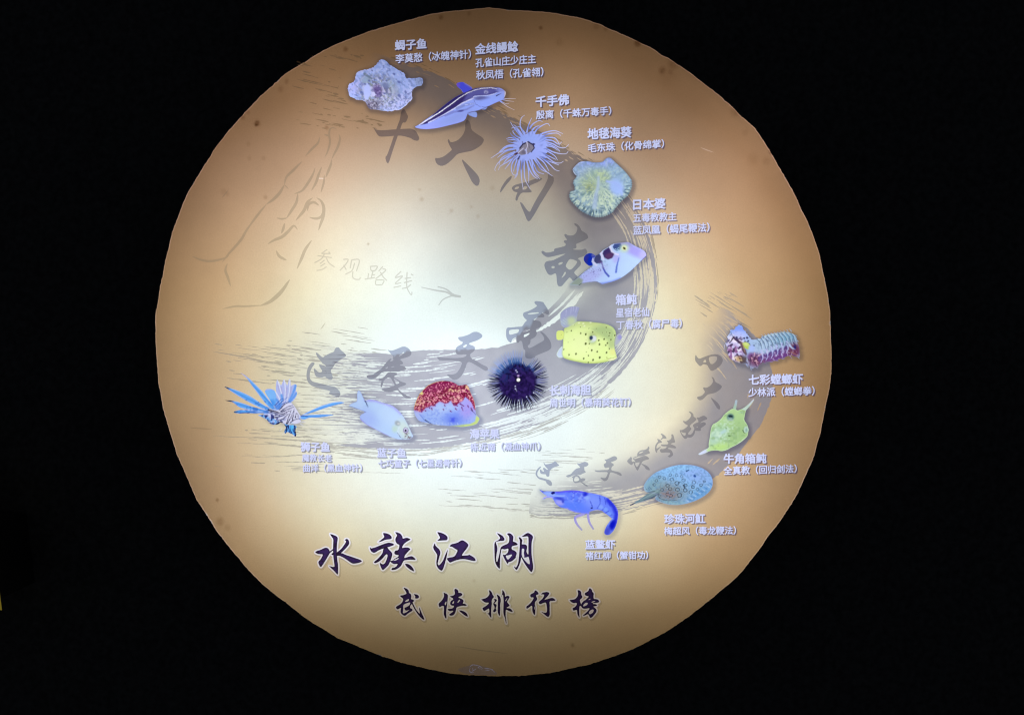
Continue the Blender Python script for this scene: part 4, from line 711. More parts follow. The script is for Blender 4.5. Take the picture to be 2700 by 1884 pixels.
creature('catfish_picture', 'dark blue catfish picture with white stripes', F2, [C_OUT], p_cat3,
         [('dorsal_fin', [[(940,150),(1060,120),(1150,160),(1290,255),(1180,310),(1080,352),(1050,290),(960,220)]]), ('pelvic_fin', [[(1180,750),(1340,715),(1370,780),(1350,850),(1250,820),(1185,790)],[(1440,680),(1580,625),(1540,680),(1480,685)]]), ('whiskers', WH), ('eye', [circle(1545, 330, 42)])], ch=1)

# 3 tube anemone
F3 = Loc(1280, 290, .13108)
AN_T = [[(800,480),(700,330),(720,170),(790,105)],[(830,460),(870,300),(930,160)],[(880,380),(960,280),(1080,215),(1150,240)],[(1000,440),(1080,350),(1240,275),(1300,330)],[(930,420),(1000,350),(1090,310)],[(1100,490),(1250,440),(1400,420),(1560,480)],[(1140,530),(1280,480),(1440,470),(1520,520)],[(1200,560),(1380,560),(1460,640),(1490,720)],[(1220,600),(1350,620),(1470,690),(1540,640)],[(1200,640),(1350,680),(1480,750),(1600,760),(1680,690)],[(1150,680),(1300,700),(1450,780),(1500,840)],[(1200,760),(1350,840),(1500,880),(1620,880),(1665,830)],[(1160,780),(1300,860),(1400,930),(1450,1010)],[(1100,880),(1250,960),(1380,1050),(1500,1070),(1570,1030)],[(1060,920),(1200,1000),(1350,1060),(1480,1110)],[(1120,940),(1300,1100),(1400,1200),(1490,1230)],[(1040,940),(1180,1060),(1280,1230)],[(1000,960),(1120,1120),(1240,1250),(1350,1330)],[(960,960),(1060,1100),(1130,1200),(1280,1270)],[(900,960),(980,1100),(1050,1240),(1180,1290)],[(880,1000),(930,1150),(1000,1300),(1100,1390)],[(820,1000),(880,1180),(960,1320),(1050,1390)],[(840,1050),(870,1250),(870,1470)],[(780,1000),(780,1200),(800,1400),(900,1590)],[(740,1000),(720,1200),(730,1400),(760,1600)],[(690,980),(640,1150),(640,1300),(580,1380)],[(700,900),(560,1030),(520,1180),(560,1300),(640,1310)],[(640,980),(600,1100),(560,1240)],[(680,860),(560,960),(480,1080),(390,1190)],[(640,900),(450,1040),(300,1130),(260,1210)],[(620,860),(400,960),(260,1060),(190,1180),(200,1230)],[(600,840),(400,920),(300,1000),(270,1120)],[(600,780),(400,840),(240,960)],[(600,720),(420,750),(320,830),(110,970)],[(640,760),(450,800),(300,860)],[(620,700),(440,720),(320,800),(250,890)],[(680,700),(540,660),(450,640)],[(680,620),(560,600),(430,610)],[(680,600),(520,560),(420,575)],[(730,580),(620,520),(550,430),(600,400)],[(740,560),(640,440),(560,340),(500,240)],[(760,540),(680,420),(600,320),(560,300)],[(740,540),(600,360),(520,370)],[(790,520),(740,420),(700,350),(640,340)],[(640,600),(520,500),(510,460)],[(690,1000),(660,1200),(600,1340)],[(930,980),(960,1180),(1010,1270),(1080,1340)],[(1150,720),(1330,740),(1470,820)],[(1130,860),(1300,940),(1420,1000)],[(560,900),(440,980),(330,1120)]]
AN_B = [(700,600),(740,520),(830,480),(880,440),(960,420),(1010,440),(1000,500),(1080,480),(1180,520),(1240,560),(1200,640),(1260,700),(1200,770),(1260,850),(1180,900),(1240,980),(1100,950),(1020,960),(960,1000),(900,970),(850,1040),(790,1010),(740,1060),(690,980),(620,1000),(660,900),(560,880),(640,810),(540,760),(620,700),(540,640),(640,640)]
AN_M = [(690,770),(750,690),(860,640),(960,700),(980,760),(920,840),(810,890),(720,910),(650,870)]
def p_anem(x, y, f=F3):
    p = Paint(f, x, y, (158, 172, 244)); r = np.hypot(p.x - 870, p.y - 780)
    p.mix(smooth01((r - 380) / 380), (190, 190, 226)); th = np.arctan2(p.y - 780, p.x - 860)
    n = vnoise(th * 16 + 50, r / 180, 3); p.mix(.8 * smooth01((n - .56) / .2) * smooth01((r - 190) / 160) * (1 - smooth01((r - 420) / 120)), (104, 116, 186))
    p.blob(900, 570, 260, 80, (150, 170, 244), 0, .7, .8)
    p.poly(AN_M, (134, 128, 146), 14); p.line([(690,770),(750,690),(860,640),(960,705),(985,765),(920,845)], 26, (40, 34, 62), 16, 12); p.line([(600,890),(660,860),(700,830)], 44, (72, 42, 66), 20, 16); p.line([(655,990),(690,930)], 34, (50, 48, 90), 20, 12)
    p.line([(870,700),(900,800)], 12, (90, 84, 104), 8); p.line([(830,640),(850,720),(820,800)], 16, (206, 200, 230), 12); p.line([(660,860),(760,770)], 22, (206, 204, 240), 14); p.line([(810,810),(830,880)], 40, (186, 188, 240), 26); p.blob(770, 850, 44, 40, (112, 106, 128), 0, .5); p.blob(965, 690, 30, 20, (48, 44, 84), 0, .5)
    for q in ([(740,640),(760,680)], [(850,880),(880,860)]): p.line(q, 18, (92, 92, 140), 10)
    return p.c
creature('tube_anemone_picture', 'pale blue anemone picture with long thin curling tentacles', F3, [AN_B], p_anem, [('tentacles', [ribbon(A_(q), 34, 14, 'taper', 9) for q in AN_T]), ('mouth', [AN_M])], shadow=.3, sh=(4, 5, 26), ch=1, step=1.5)

# 4 carpet anemone
F4 = Loc(1480, 400, .11858)
CA_OUT = [(250,400),(290,340),(400,240),(500,215),(620,215),(720,240),(860,240),(930,220),(980,160),(1060,130),(1120,160),(1250,280),(1400,420),(1500,540),(1560,640),(1570,760),(1540,860),(1490,960),(1380,1060),(1290,1150),(1200,1260),(1130,1350),(1000,1420),(880,1450),(740,1450),(600,1400),(480,1340),(370,1250),(270,1150),(200,1060),(180,960),(210,880),(290,860),(290,760),(260,700),(290,620),(340,540),(280,480)]
CA_OUT = [tuple(q_) for q_ in (spline(CA_OUT + CA_OUT[:1], 24)[:-1])]
CA_OUT = [(a + (14 if i % 2 else -10) * (1 if b > 620 else 0) * (a - 850) / 700, b + (14 if i % 2 else -10) * (1 if b > 620 else 0) * (b - 750) / 700) for i, (a, b) in enumerate(CA_OUT)]
def p_carpet(x, y, f=F4):
    p = Paint(f, x, y, (158, 188, 206)); dx, dy = p.x - 830, p.y - 760; r = np.hypot(dx, dy); th = np.arctan2(dy, dx)
    p.mix(smooth01((430 - p.y) / 200) * .95, (150, 166, 250)); p.blob(1300, 520, 260, 200, (148, 178, 212), 40, .7); p.blob(450, 450, 200, 120, (156, 176, 240), -20, .7, .7)
    p.blob(620, 720, 230, 290, (172, 188, 136), 10, .7, .85); p.blob(920, 540, 180, 130, (188, 204, 146), 30, .6, .9); p.blob(650, 800, 120, 100, (150, 158, 92), 0, .7, .7); p.blob(980, 1020, 300, 260, (192, 208, 168), 30, .7, .8)
    n = vnoise(th * 13 + 40, r / 60 + 3 * vnoise(p.x / 90, p.y / 90, 8), 4) ; low = .35 + .65 * smooth01((p.y - 600) / 500)
    p.mix(smooth01((n - .60) / .14) * low * .9 * smooth01((r - 60) / 120), (216, 230, 196)); p.mix(smooth01((.40 - n) / .14) * low * .85 * smooth01((r - 60) / 120), (96, 126, 132))
    n2 = vnoise(th * 30 + 10, r / 110, 14); k = smooth01((r - 480) / 120) * smooth01((p.y - 560) / 300)
    p.mix(k * smooth01((n2 - .56) / .12) * .9, (196, 214, 196)); p.mix(k * smooth01((.44 - n2) / .12) * .95, (66, 92, 108))
    p.speck(34, .58, .72, (128, 150, 170), 11, .5)
    p.blob(1230, 790, 150, 190, (164, 190, 252), -25, .45); p.line([(1020,660),(1180,690),(1320,800),(1350,960)], 50, (166, 186, 252), 40, 40, .9); p.line([(830,560),(820,760),(760,1000),(740,1230)], 44, (176, 194, 226), 100, 50, .8); p.line([(890,640),(930,760),(1020,820)], 12, (120, 142, 150), 8)
    p.edge(CA_OUT, 40, (84, 104, 116), .6, 0, -12); p.line([(250,400),(300,330),(400,240),(500,215)], 14, (190, 200, 252)); p.line([(260,430),(330,520)], 24, (190, 196, 226), 14)
    return p.c * .82 + A_((164, 188, 216)) * .18
creature('carpet_anemone_picture', 'round frilled yellow green anemone picture with folded blue rim', F4, [CA_OUT], p_carpet, [('folded_rim', [[(250,400),(290,340),(400,240),(500,215),(620,215),(720,240),(860,240),(930,220),(980,160),(1060,130),(1120,160),(1180,215),(1000,300),(760,330),(560,350),(420,430),(330,530),(280,480)]])], ch=1, shadow=.5)

# 5 pufferfish
F5 = Loc(1490, 620, .10017)
PU_OUT = [(110,1310),(230,1190),(340,1090),(500,960),(650,850),(720,790),(720,700),(760,560),(880,500),(930,460),(1000,390),(1150,310),(1200,260),(1300,215),(1500,200),(1640,175),(1720,210),(1850,290),(2000,360),(2080,410),(2130,480),(2140,550),(2000,680),(1900,770),(1750,920),(1600,1040),(1450,1140),(1250,1220),(1050,1270),(960,1290),(880,1240),(800,1215),(600,1240),(430,1270),(370,1320),(250,1310)]
PU_D = [(485,640),(500,560),(570,490),(660,465),(740,490),(800,540),(760,600),(715,690),(725,790),(650,815),(560,760),(510,700)]
def p_puff(x, y, f=F5):
    p = Paint(f, x, y, (184, 208, 250))
    p.blob(650, 1080, 420, 160, (180, 188, 246), -30, .7); p.blob(1850, 420, 340, 130, (166, 160, 236), 24, .6); p.blob(2080, 520, 130, 110, (184, 180, 246), 0, .6); p.blob(1550, 240, 220, 70, (150, 148, 205), 0, .7)
    p.blob(1350, 600, 90, 120, (178, 178, 244), 20, .6, .9)
    p.line([(1180,270),(1210,400),(1290,480),(1400,510)], 62, (222, 220, 252), 40, 20); p.line([(950,430),(970,560),(1010,640)], 60, (222, 216, 250), 40, 20); p.line([(745,580),(730,700),(830,790)], 56, (216, 214, 250), 40, 20)
    p.poly([(1250,300),(1300,230),(1450,218),(1500,270),(1450,380),(1320,395),(1275,350)], (62, 82, 140), 16); p.poly([(985,480),(1020,400),(1150,318),(1190,385),(1210,450),(1290,490),(1240,600),(1130,640),(1030,580)], (62, 48, 104), 16); p.blob(1160, 540, 110, 70, (96, 60, 104), -20, .6, .9)
    p.poly([(765,620),(800,540),(900,485),(945,560),(940,640),(985,690),(900,740),(830,745),(760,690)], (66, 70, 118), 16); p.blob(920, 700, 60, 40, (92, 76, 128), 0, .6, .8)
    for q in ([(1310,372),(1450,325)],[(1340,405),(1460,365)],[(1370,432),(1470,400)]): p.line(q, 14, (186, 230, 248), 8, 8)
    p.line([(1340,420),(1450,385)], 12, (56, 84, 130), 6); p.line([(1000,860),(1060,980),(1150,1080)], 40, (80, 94, 194), 50, 18); p.line([(960,720),(990,800),(1010,880)], 40, (110, 100, 170), 26, 22, .8); p.line([(1415,600),(1385,720),(1360,820),(1340,970)], 24, (96, 120, 214), 52, 18)
    p.speck(24, .68, .78, (110, 108, 170), 5, .8, p.near(800, 870, 240, 130, .6)); p.speck(22, .68, .76, (150, 140, 200), 6, .7, p.near(600, 1060, 260, 120)); p.blob(1110, 780, 20, 20, (160, 190, 225)); p.blob(1050, 690, 26, 26, (160, 190, 225))
    p.line([(2130,560),(2000,690),(1900,790),(1750,935),(1600,1055),(1450,1150)], 26, (40, 48, 150), 16, 14); p.line([(1450,1150),(1250,1225),(1050,1270),(950,1280)], 70, (118, 140, 240), 60, 60, .9); p.line([(820,1220),(960,1290)], 22, (92, 90, 165)); p.line([(720,790),(500,950),(230,1190)], 26, (52, 54, 84), 18, 16); p.line([(430,1270),(800,1215)], 14, (70, 72, 140), 10, 10, .8)
    p.poly([(100,1315),(230,1190),(360,1100),(470,1170),(440,1275),(370,1325),(250,1315)], (146, 160, 146), 60, .95); p.line([(370,1320),(430,1275)], 30, (70, 80, 84), 14, 16)
    p.blob(1560, 340, 120, 110, (196, 220, 196), 0, .6, .9); p.blob(1560, 335, 66, 66, (222, 228, 180), 0, .25); p.poly([(1520,330),(1550,305),(1590,340),(1590,385),(1545,370)], (64, 66, 40), 14)
    p.poly(PU_D, (24, 48, 176), 16); p.blob(560, 620, 60, 110, (52, 52, 150), 10, .7, .9); p.blob(660, 680, 60, 90, (14, 44, 180), 0, .7); p.blob(740, 530, 50, 40, (110, 110, 180), 0, .6, .8); p.line([(735,600),(712,700),(800,790)], 30, (212, 212, 250), 30, 14)
    return p.c
creature('pufferfish_picture', 'white pufferfish picture with three dark saddles and blue fin', F5, [PU_OUT], p_puff, [('dorsal_fin', [PU_D]), ('tail_fin', [[(100,1315),(230,1190),(340,1090),(450,1180),(440,1272),(370,1325),(250,1315)]]), ('eye', [circle(1560, 337, 74)])], shadow=.36)

# 6 yellow boxfish
F6 = Loc(1440, 790, .1186)
BX_OUT = [(390,640),(470,590),(560,540),(690,475),(820,480),(1000,490),(1200,515),(1350,540),(1480,600),(1540,680),(1560,780),(1530,880),(1520,1000),(1530,1120),(1560,1220),(1580,1290),(1520,1340),(1380,1370),(1250,1400),(1050,1420),(850,1410),(650,1370),(480,1330),(380,1290),(350,1200),(370,1000),(375,890),(390,760)]
BX_DOTS = [(560,690,14),(460,720,9),(335,775,8),(770,745,15),(880,765,19),(1035,720,16),(950,635,12),(765,605,12),(625,560,12),(1115,640,12),(1335,615,13),(1250,730,11),(1345,722,12),(1415,738,15),(1400,797,14),(1525,790,16),(1290,873,18),(1170,900,17),(1440,885,16),(1185,990,19),(1360,962,17),(1325,1010,16),(1405,1088,14),(880,975,22),(960,975,15),(940,1075,9),(1013,1122,19),(893,1160,11),(1135,1153,17),(1342,1172,19),(940,1240,14),(835,1305,18),(1042,1335,20),(1192,1282,21),(663,1202,19),(510,1222,15),(395,1102,13),(490,943,9),(620,882,10),(935,1393,15),(890,895,8)]
BX_T = [(310,300),(400,210),(520,150),(640,140),(760,160),(720,280),(680,400),(692,480),(600,540),(500,600),(400,625),(330,560),(310,430)]
BX_S = [(235,690),(380,675),(398,760),(378,890),(235,895),(225,800)]
BX_P = [(372,1010),(352,1200),(382,1290),(280,1290),(220,1220),(280,1100)]
BX_R = [(1560,790),(1640,740),(1700,820),(1640,960),(1535,1060),(1520,950)]
def p_box(x, y, f=F6):
    p = Paint(f, x, y, (231, 250, 166))
    p.line([(420,640),(700,520),(1000,530),(1300,580)], 130, (206, 222, 148), 150, 120, .9); p.poly([(1000,640),(1250,560),(1480,620),(1545,760),(1500,900),(1380,900),(1220,820),(1080,760)], (178, 202, 140), 110, .9); p.blob(1450, 980, 70, 120, (180, 200, 140), 0, .7, .8); p.blob(1040, 760, 160, 60, (196, 216, 140), 10, .7, .7)
    p.blob(780, 1000, 330, 260, (240, 252, 184), 0, .8, .8); p.line([(360,1280),(650,1365),(1050,1415),(1400,1360)], 60, (196, 214, 124), 60, 50, .8); p.edge(BX_OUT, 26, (150, 166, 120), .55)
    for (a, b, r) in BX_DOTS: p.blob(a, b, r * 1.7, r * 1.8, (240, 252, 190), 0, .4, .5); p.blob(a, b, r * .95, r * 1.25, (74, 86, 34), 20, .45, .95 if r > 12 else .6)
    for (a, b) in ((730,515),(825,525),(850,580),(605,550),(990,500)): p.blob(a, b, 22, 16, (250, 255, 214), -20, .5, .9)
    p.blob(1030, 865, 88, 120, (170, 190, 130), 0, .5, .8); p.blob(1060, 860, 60, 64, (226, 232, 240), 0, .4); p.blob(1000, 845, 38, 46, (52, 66, 92), 10, .3); p.blob(1025, 930, 50, 24, (214, 232, 210), 0, .5, .8)
    p.line([(1345,1270),(1360,1310),(1450,1300),(1550,1270)], 10, (120, 130, 60), 6); p.line([(1400,1340),(1500,1320),(1570,1285)], 34, (244, 240, 200), 20, 12); p.blob(1480, 1160, 70, 70, (238, 236, 150), 0, .6, .7)
    p.poly(BX_T, (170, 176, 214), 20); p.blob(560, 480, 110, 100, (206, 224, 168), -20, .7, .9); p.blob(390, 500, 90, 70, (178, 192, 214), 0, .7, .8)
    for q in ([(560,170),(545,330)], [(610,160),(600,260)], [(450,230),(440,350)], [(680,170),(650,280)]): p.line(q, 18, (208, 206, 244), 6, 14, .8)
    for q in ([(370,440),(460,520)], [(340,480),(440,560)], [(390,400),(480,460)]): p.line(q, 12, (210, 228, 214), 6, 8, .8)
    p.line([(690,470),(710,300),(755,170)], 22, (120, 126, 130), 8, 18, .6)
    p.poly(BX_P, (200, 214, 240), 40); p.poly(BX_R, (170, 172, 206), 50, .85); p.blob(1640, 830, 50, 60, (160, 156, 214), 0, .7)
    p.poly(BX_S, (226, 240, 140), 14); p.blob(335, 775, 7, 12, (120, 130, 60))
    return p.c
creature('boxfish_picture', 'yellow boxfish picture with black dots', F6, [BX_OUT], p_box, [('caudal_fin', [BX_T]), ('side_stub', [BX_S]), ('pectoral_fin', [BX_P]), ('pectoral_fin', [BX_R]), ('eye', [circle(1020, 860, 78)])], shadow=.36)

# 7 long-spined sea urchin
F7 = Loc(1270, 900, .13112)
UR = []
for i in range(190):
    a = (i + rng.uniform(-.6, .6)) / 190 * 2 * math.pi; sn, cs = math.sin(a), math.cos(a)
    R = 1 / math.sqrt((cs / rng.uniform(560, 640)) ** 2 + (sn / rng.uniform(560, 660)) ** 2)
    if sn < -.2: R = max(R, rng.uniform(520, 650))
    if -1.35 < math.atan2(sn, cs) < -.95: R *= .66
    bx, by = 720 + 300 * cs, 800 + 260 * sn
    UR.append(ribbon([(bx, by), (720 + R * cs + rng.uniform(-26, 26), 800 + R * sn + rng.uniform(-22, 22))], rng.uniform(26, 42) if i % 3 else rng.uniform(12, 20), 30, 'taper', 4))
UR_B = [(400,560),(520,520),(560,430),(600,520),(640,470),(700,520),(760,400),(800,390),(830,500),(880,560),(960,480),(1000,560),(1060,560),(1040,660),(1120,700),(1080,780),(1130,860),(1060,900),(1040,980),(980,1060),(900,1080),(860,1170),(800,1100),(720,1200),(680,1110),(620,1180),(580,1080),(480,1100),(480,1020),(320,1010),(380,900),(330,820),(380,740),(340,660),(410,640)]
def p_urch(x, y, f=F7):
    p = Paint(f, x, y, (38, 24, 78)); p.mix(smooth01((690 - p.y) / 240), (32, 48, 104)); p.blob(420, 650, 160, 160, (34, 58, 116), 0, .8, .7)
    p.speck(40, .54, .68, (58, 40, 108), 2, .7, None, 1.7, 30); p.speck(36, .62, .74, (22, 14, 56), 4, .8)
    r = np.hypot((p.x - 720), (p.y - 800)); out = smooth01((r - 330) / 90)
    up = smooth01((760 - p.y) / 160) * (1 - .8 * smooth01((p.x - 1000) / 120))
    p.mix(out * up * .85, (84, 126, 188)); p.mix(smooth01((r - 440) / 80) * up * .9, (168, 184, 230)); p.mix(out * (1 - up) * .9, (22, 20, 50)); p.mix(smooth01((r - 520) / 120) * (1 - up) * .6, (84, 88, 120))
    th = np.arctan2(p.y - 800, p.x - 720); n = vnoise(th * 26 + 60, r / 400, 6); p.mix(out * smooth01((n - .62) / .1) * .75, (150, 156, 210))
    p.blob(738, 760, 62, 66, (18, 8, 44), 0, .4); p.blob(738, 770, 38, 36, (255, 255, 255), 0, .25); p.blob(735, 690, 26, 24, (180, 150, 210), 0, .5)
    for (a, b) in ((690,580),(712,612),(680,950),(700,985),(676,900),(1045,1030),(740,1180),(905,1110)): p.blob(a, b, 14, 16, (196, 200, 236), 0, .5)
    p.ring(690, 955, 34, 14, (16, 8, 40), .8)
    for i in range(26): a, b = 400 + (i * 173) % 640, 640 + (i * 97) % 420; p.line([(a, b), (a + 26, b + 10 - (i % 5) * 6)], 8, (96, 76, 150), 4, 8, .6)
    return p.c
creature('sea_urchin_picture', 'dark violet spiny sea urchin picture with a white spot', F7, [UR_B], p_urch, [('spines', UR)], shadow=.32, sh=(0, 0, 26), smooth=False, main=circle(720, 800, 480, 30), step=1.4)

# 8 sea apple
F8 = Loc(1070, 980, .10613)
AP_OUT = [(210,850),(250,730),(310,600),(340,540),(420,460),(520,350),(650,280),(800,235),(950,220),(1100,235),(1230,280),(1300,340),(1400,330),(1500,310),(1560,360),(1580,430),(1620,540),(1680,660),(1720,800),(1730,950),(1740,1050),(1830,1140),(1830,1190),(1780,1280),(1690,1320),(1550,1350),(1400,1370),(1250,1350),(1050,1340),(850,1320),(700,1300),(600,1280),(500,1250),(380,1240),(290,1180),(220,1050),(200,940)]
AP_G = [(1750,1080),(1830,1140),(1830,1190),(1780,1280),(1690,1325),(1550,1350),(1400,1370),(1200,1350),(1400,1310),(1600,1290),(1720,1230)]
def p_apple(x, y, f=F8):
    p = Paint(f, x, y, (164, 190, 252)); p.blob(900, 920, 330, 160, (184, 206, 252), 0, .8, .9); p.blob(1200, 1160, 260, 160, (120, 146, 248), 0, .8, .9); p.blob(1180, 1190, 90, 60, (84, 104, 240), 0, .7); p.blob(1550, 900, 200, 250, (176, 160, 244), 20, .7, .9); p.blob(260, 1080, 120, 180, (180, 194, 250), 20, .8)
    p.speck(36, .58, .72, (132, 156, 246), 3, .6, p.near(1000, 1150, 700, 260))
    wob = 70 * (vnoise(p.x / 70, p.y / 200, 7) - .5); lim = np.interp(p.x, [200, 400, 520, 700, 840, 960, 1100, 1250, 1350, 1480, 1620, 1740], [950, 960, 890, 840, 745, 760, 735, 850, 760, 640, 760, 980]) + wob
    red = smooth01((lim - p.y) / 50 + .5); p.mix(smooth01((lim + 90 - p.y) / 140) * .7, (196, 150, 226)); p.mix(red, (150, 36, 82))
    p.mix(red * smooth01((620 - p.y) / 200) * .6, (140, 34, 96)); band = np.exp(-((p.y - lim + 150) / 120.) ** 2)
    p.speck(30, .50, .62, (104, 20, 44), 8, .9, red * (.35 + .65 * band), 1.3, 40); p.speck(26, .66, .76, (236, 150, 176), 9, .9, red); p.speck(28, .62, .72, (250, 196, 186), 10, .8, red * np.clip(band * 1.3, 0, 1), 1.3, 35)
    p.blob(1180, 430, 220, 50, (120, 24, 50), -14, .6, .6); p.speck(28, .56, .68, (250, 216, 166), 12, .8, p.near(1200, 430, 240, 80)); p.speck(28, .54, .66, (248, 190, 156), 13, .7, p.near(330, 720, 130, 240))
    p.poly([(1390,350),(1490,345),(1450,395)], (96, 26, 40), 14); p.poly([(1490,330),(1545,340),(1600,480),(1560,450),(1480,400)], (232, 190, 150), 14)
    for q in ([(1200,800),(1290,850)], [(1350,790),(1440,850)], [(1390,880),(1420,960)], [(1540,840),(1560,880)], [(1230,910),(1270,940)], [(960,830),(980,850)], [(640,900),(655,940)], [(590,890),(600,910)], [(490,960),(500,980)], [(720,820),(735,850)], [(930,930),(945,945)], [(1620,900),(1660,960)], [(390,920),(395,1000)], [(1110,970),(1130,990)]): p.line(q, 34, (118, 52, 130), 20, 12, .9)
    p.line([(1620,940),(1740,1060)], 18, (74, 70, 120), 8, 12); p.line([(340,1050),(470,1200),(640,1300)], 16, (110, 136, 224), 26, 14, .8); p.line([(480,1190),(660,1305)], 20, (56, 66, 100), 8, 12)
    p.line([(300,640),(340,540),(420,460),(560,330),(800,232),(950,222)], 22, (238, 196, 140), 10, 10); p.line([(210,850),(260,720),(310,610)], 22, (244, 210, 130), 20, 12, .8); p.line([(205,860),(210,930)], 18, (230, 160, 130)); p.line([(1590,470),(1680,660),(1725,850)], 18, (214, 160, 140), 12, 10); p.blob(390, 530, 40, 40, (236, 220, 140), 0, .5); p.blob(325, 575, 12, 16, (40, 60, 40))
    p.poly(AP_G, (204, 224, 138), 30); p.line([(1100,1350),(1250,1330),(1450,1340)], 24, (170, 190, 150), 20, 16, .8)
    for i in range(9): a = 700 + i * 75; p.line([(a, 1310), (a - 26, 1262)], 10, (208, 222, 252), 5, 8)
    return p.c
creature('sea_apple_picture', 'red topped sea apple picture with lavender underside', F8, [AP_OUT], p_apple, [('green_foot', [AP_G])], ch=1, shadow=.4)

# 9 rabbitfish
F9 = Loc(900, 1010, .10611)
RB_OUT = [(190,540),(300,480),(385,455),(395,400),(390,260),(420,170),(480,210),(520,320),(590,430),(630,420),(700,395),(850,420),(1050,490),(1250,540),(1400,650),(1520,790),(1590,900),(1650,1010),(1700,1120),(1740,1220),(1790,1310),(1760,1350),(1700,1390),(1560,1400),(1400,1390),(1250,1340),(1080,1270),(950,1200),(800,1120),(620,1030),(490,920),(450,860),(480,780),(610,715),(400,640),(200,570)]
def p_rab(x, y, f=F9):
    p = Paint(f, x, y, (186, 213, 253)); p.blob(620, 880, 300, 220, (172, 194, 252), 30, .8); p.blob(1250, 800, 350, 200, (196, 220, 253), 35, .8, .8)
    p.line([(600,410),(850,425),(1100,510),(1300,590),(1480,760)], 70, (172, 164, 246), 40, 70, .85); p.line([(450,870),(620,1030),(900,1180),(1150,1300)], 34, (160, 148, 230), 24, 24, .9)
    p.blob(1560, 1150, 150, 260, (208, 226, 224), -20, .6, .95); p.blob(1330, 1130, 70, 90, (196, 222, 200), 0, .7, .7); p.blob(1395, 990, 70, 60, (166, 176, 186), 30, .5); p.blob(1420, 1000, 30, 24, (206, 212, 214), 0, .5)
    p.line([(1400,1230),(1460,1330),(1540,1390)], 16, (110, 120, 150), 8, 10); p.line([(1440,1080),(1400,1180),(1430,1280)], 20, (224, 236, 250), 10, 12, .8); p.line([(1590,900),(1650,1010),(1700,1120)], 20, (176, 196, 180), 16, 16, .7)
    p.speck(24, .55, .66, (130, 112, 120), 3, .9, p.near(1650, 1270, 110, 100)); p.line([(1590,1240),(1640,1290),(1680,1330)], 18, (96, 76, 90), 10, 10); p.line([(1690,1390),(1710,1340),(1760,1345)], 16, (90, 70, 84), 10); p.blob(1600, 1170, 64, 62, (196, 190, 224), 0, .35); p.ring(1600, 1160, 62, 12, (130, 116, 160), .8); p.blob(1598, 1172, 24, 24, (18, 8, 28), 0, .3)
    p.line([(590,430),(625,500),(665,595)], 26, (64, 72, 116), 10, 12); p.line([(240,585),(420,650),(605,715)], 22, (76, 82, 130), 16, 12, .9); p.blob(450, 400, 60, 220, (190, 214, 253), -12, .7)
    for q in ([(1020,520),(1060,560)], [(1090,530),(1130,590)], [(1150,560),(1190,620)]): p.line(q, 10, (208, 220, 253), 6, 8, .8)
    p.edge(RB_OUT, 16, (166, 166, 226), .5)
    return p.c
creature('rabbitfish_picture', 'plain pale blue rabbitfish picture with forked tail', F9, [RB_OUT], p_rab, [('tail_fin', [[(190,540),(300,480),(385,455),(395,400),(390,260),(420,170),(480,210),(560,390),(665,600),(615,715),(400,640),(200,570)]]), ('eye', [circle(1598, 1168, 60)])], ch=1, shadow=.34)

# 10 lionfish
F10 = Loc(580, 970, .14808)
LF = [[(355,75),(440,120),(520,180),(640,300),(760,420),(850,540),(960,680),(1000,740),(900,730),(800,620),(680,460),(560,300),(480,180),(390,105)],[(60,320),(200,360),(400,430),(580,520),(720,620),(900,720),(860,760),(700,700),(500,600),(300,480),(150,380)],[(70,570),(220,575),(400,620),(560,680),(750,730),(880,760),(860,800),(700,790),(500,740),(340,700),(240,610),(130,585)],[(225,785),(320,745),(500,740),(700,770),(860,800),(640,805),(480,800),(320,810)],[(1450,840),(1600,760),(1800,670),(2000,610),(2150,595),(2230,615),(2100,645),(1900,700),(1700,770),(1530,830),(1430,860)],[(1430,850),(1600,830),(1850,820),(2060,828),(1900,860),(1750,880),(1600,880),(1500,920),(1430,900)]]
LF_W = [(790,410),(830,370),(920,370),(980,400),(1010,500),(1040,580),(1000,640),(960,690),(880,560)]
LF_D = [(960,690),(1010,600),(990,400),(1010,190),(1050,250),(1090,320),(1140,180),(1165,250),(1200,320),(1230,190),(1255,200),(1260,320),(1330,280),(1370,300),(1350,400),(1380,440),(1350,530),(1280,610),(1160,640),(1030,740)]
LF_P = [(650,830),(800,830),(950,900),(1080,960),(1040,1000),(950,1010),(880,980),(820,900)]
LF_F = [(1130,990),(1220,1010),(1330,1010),(1370,1040),(1340,1100),(1365,1190),(1340,1220),(1300,1180),(1250,1160),(1200,1130),(1160,1170),(1140,1130),(1180,1050)]
LF_B = [(840,740),(1000,740),(1080,640),(1180,580),(1270,610),(1330,680),(1400,800),(1440,850),(1420,900),(1450,960),(1350,1000),(1250,990),(1190,1020),(1100,970),(1000,950),(900,960),(830,890),(760,830)]
LF_S = [[(860,745),(1000,770),(1040,790)],[(900,780),(1000,800),(1100,790)],[(1080,770),(1200,690),(1300,660)],[(1060,740),(1150,640),(1250,590)],[(1100,780),(1220,730),(1310,690)],[(980,840),(1120,810),(1240,760)],[(960,880),(1080,860),(1200,800)],[(1180,1000),(1220,880),(1270,740)],[(1200,990),(1260,880),(1320,740)],[(1290,920),(1310,820),(1320,720)],[(1250,970),(1320,920),(1400,900)],[(1340,880),(1360,800),(1390,830),(1390,890)],[(1030,940),(1130,900),(1220,810)]]
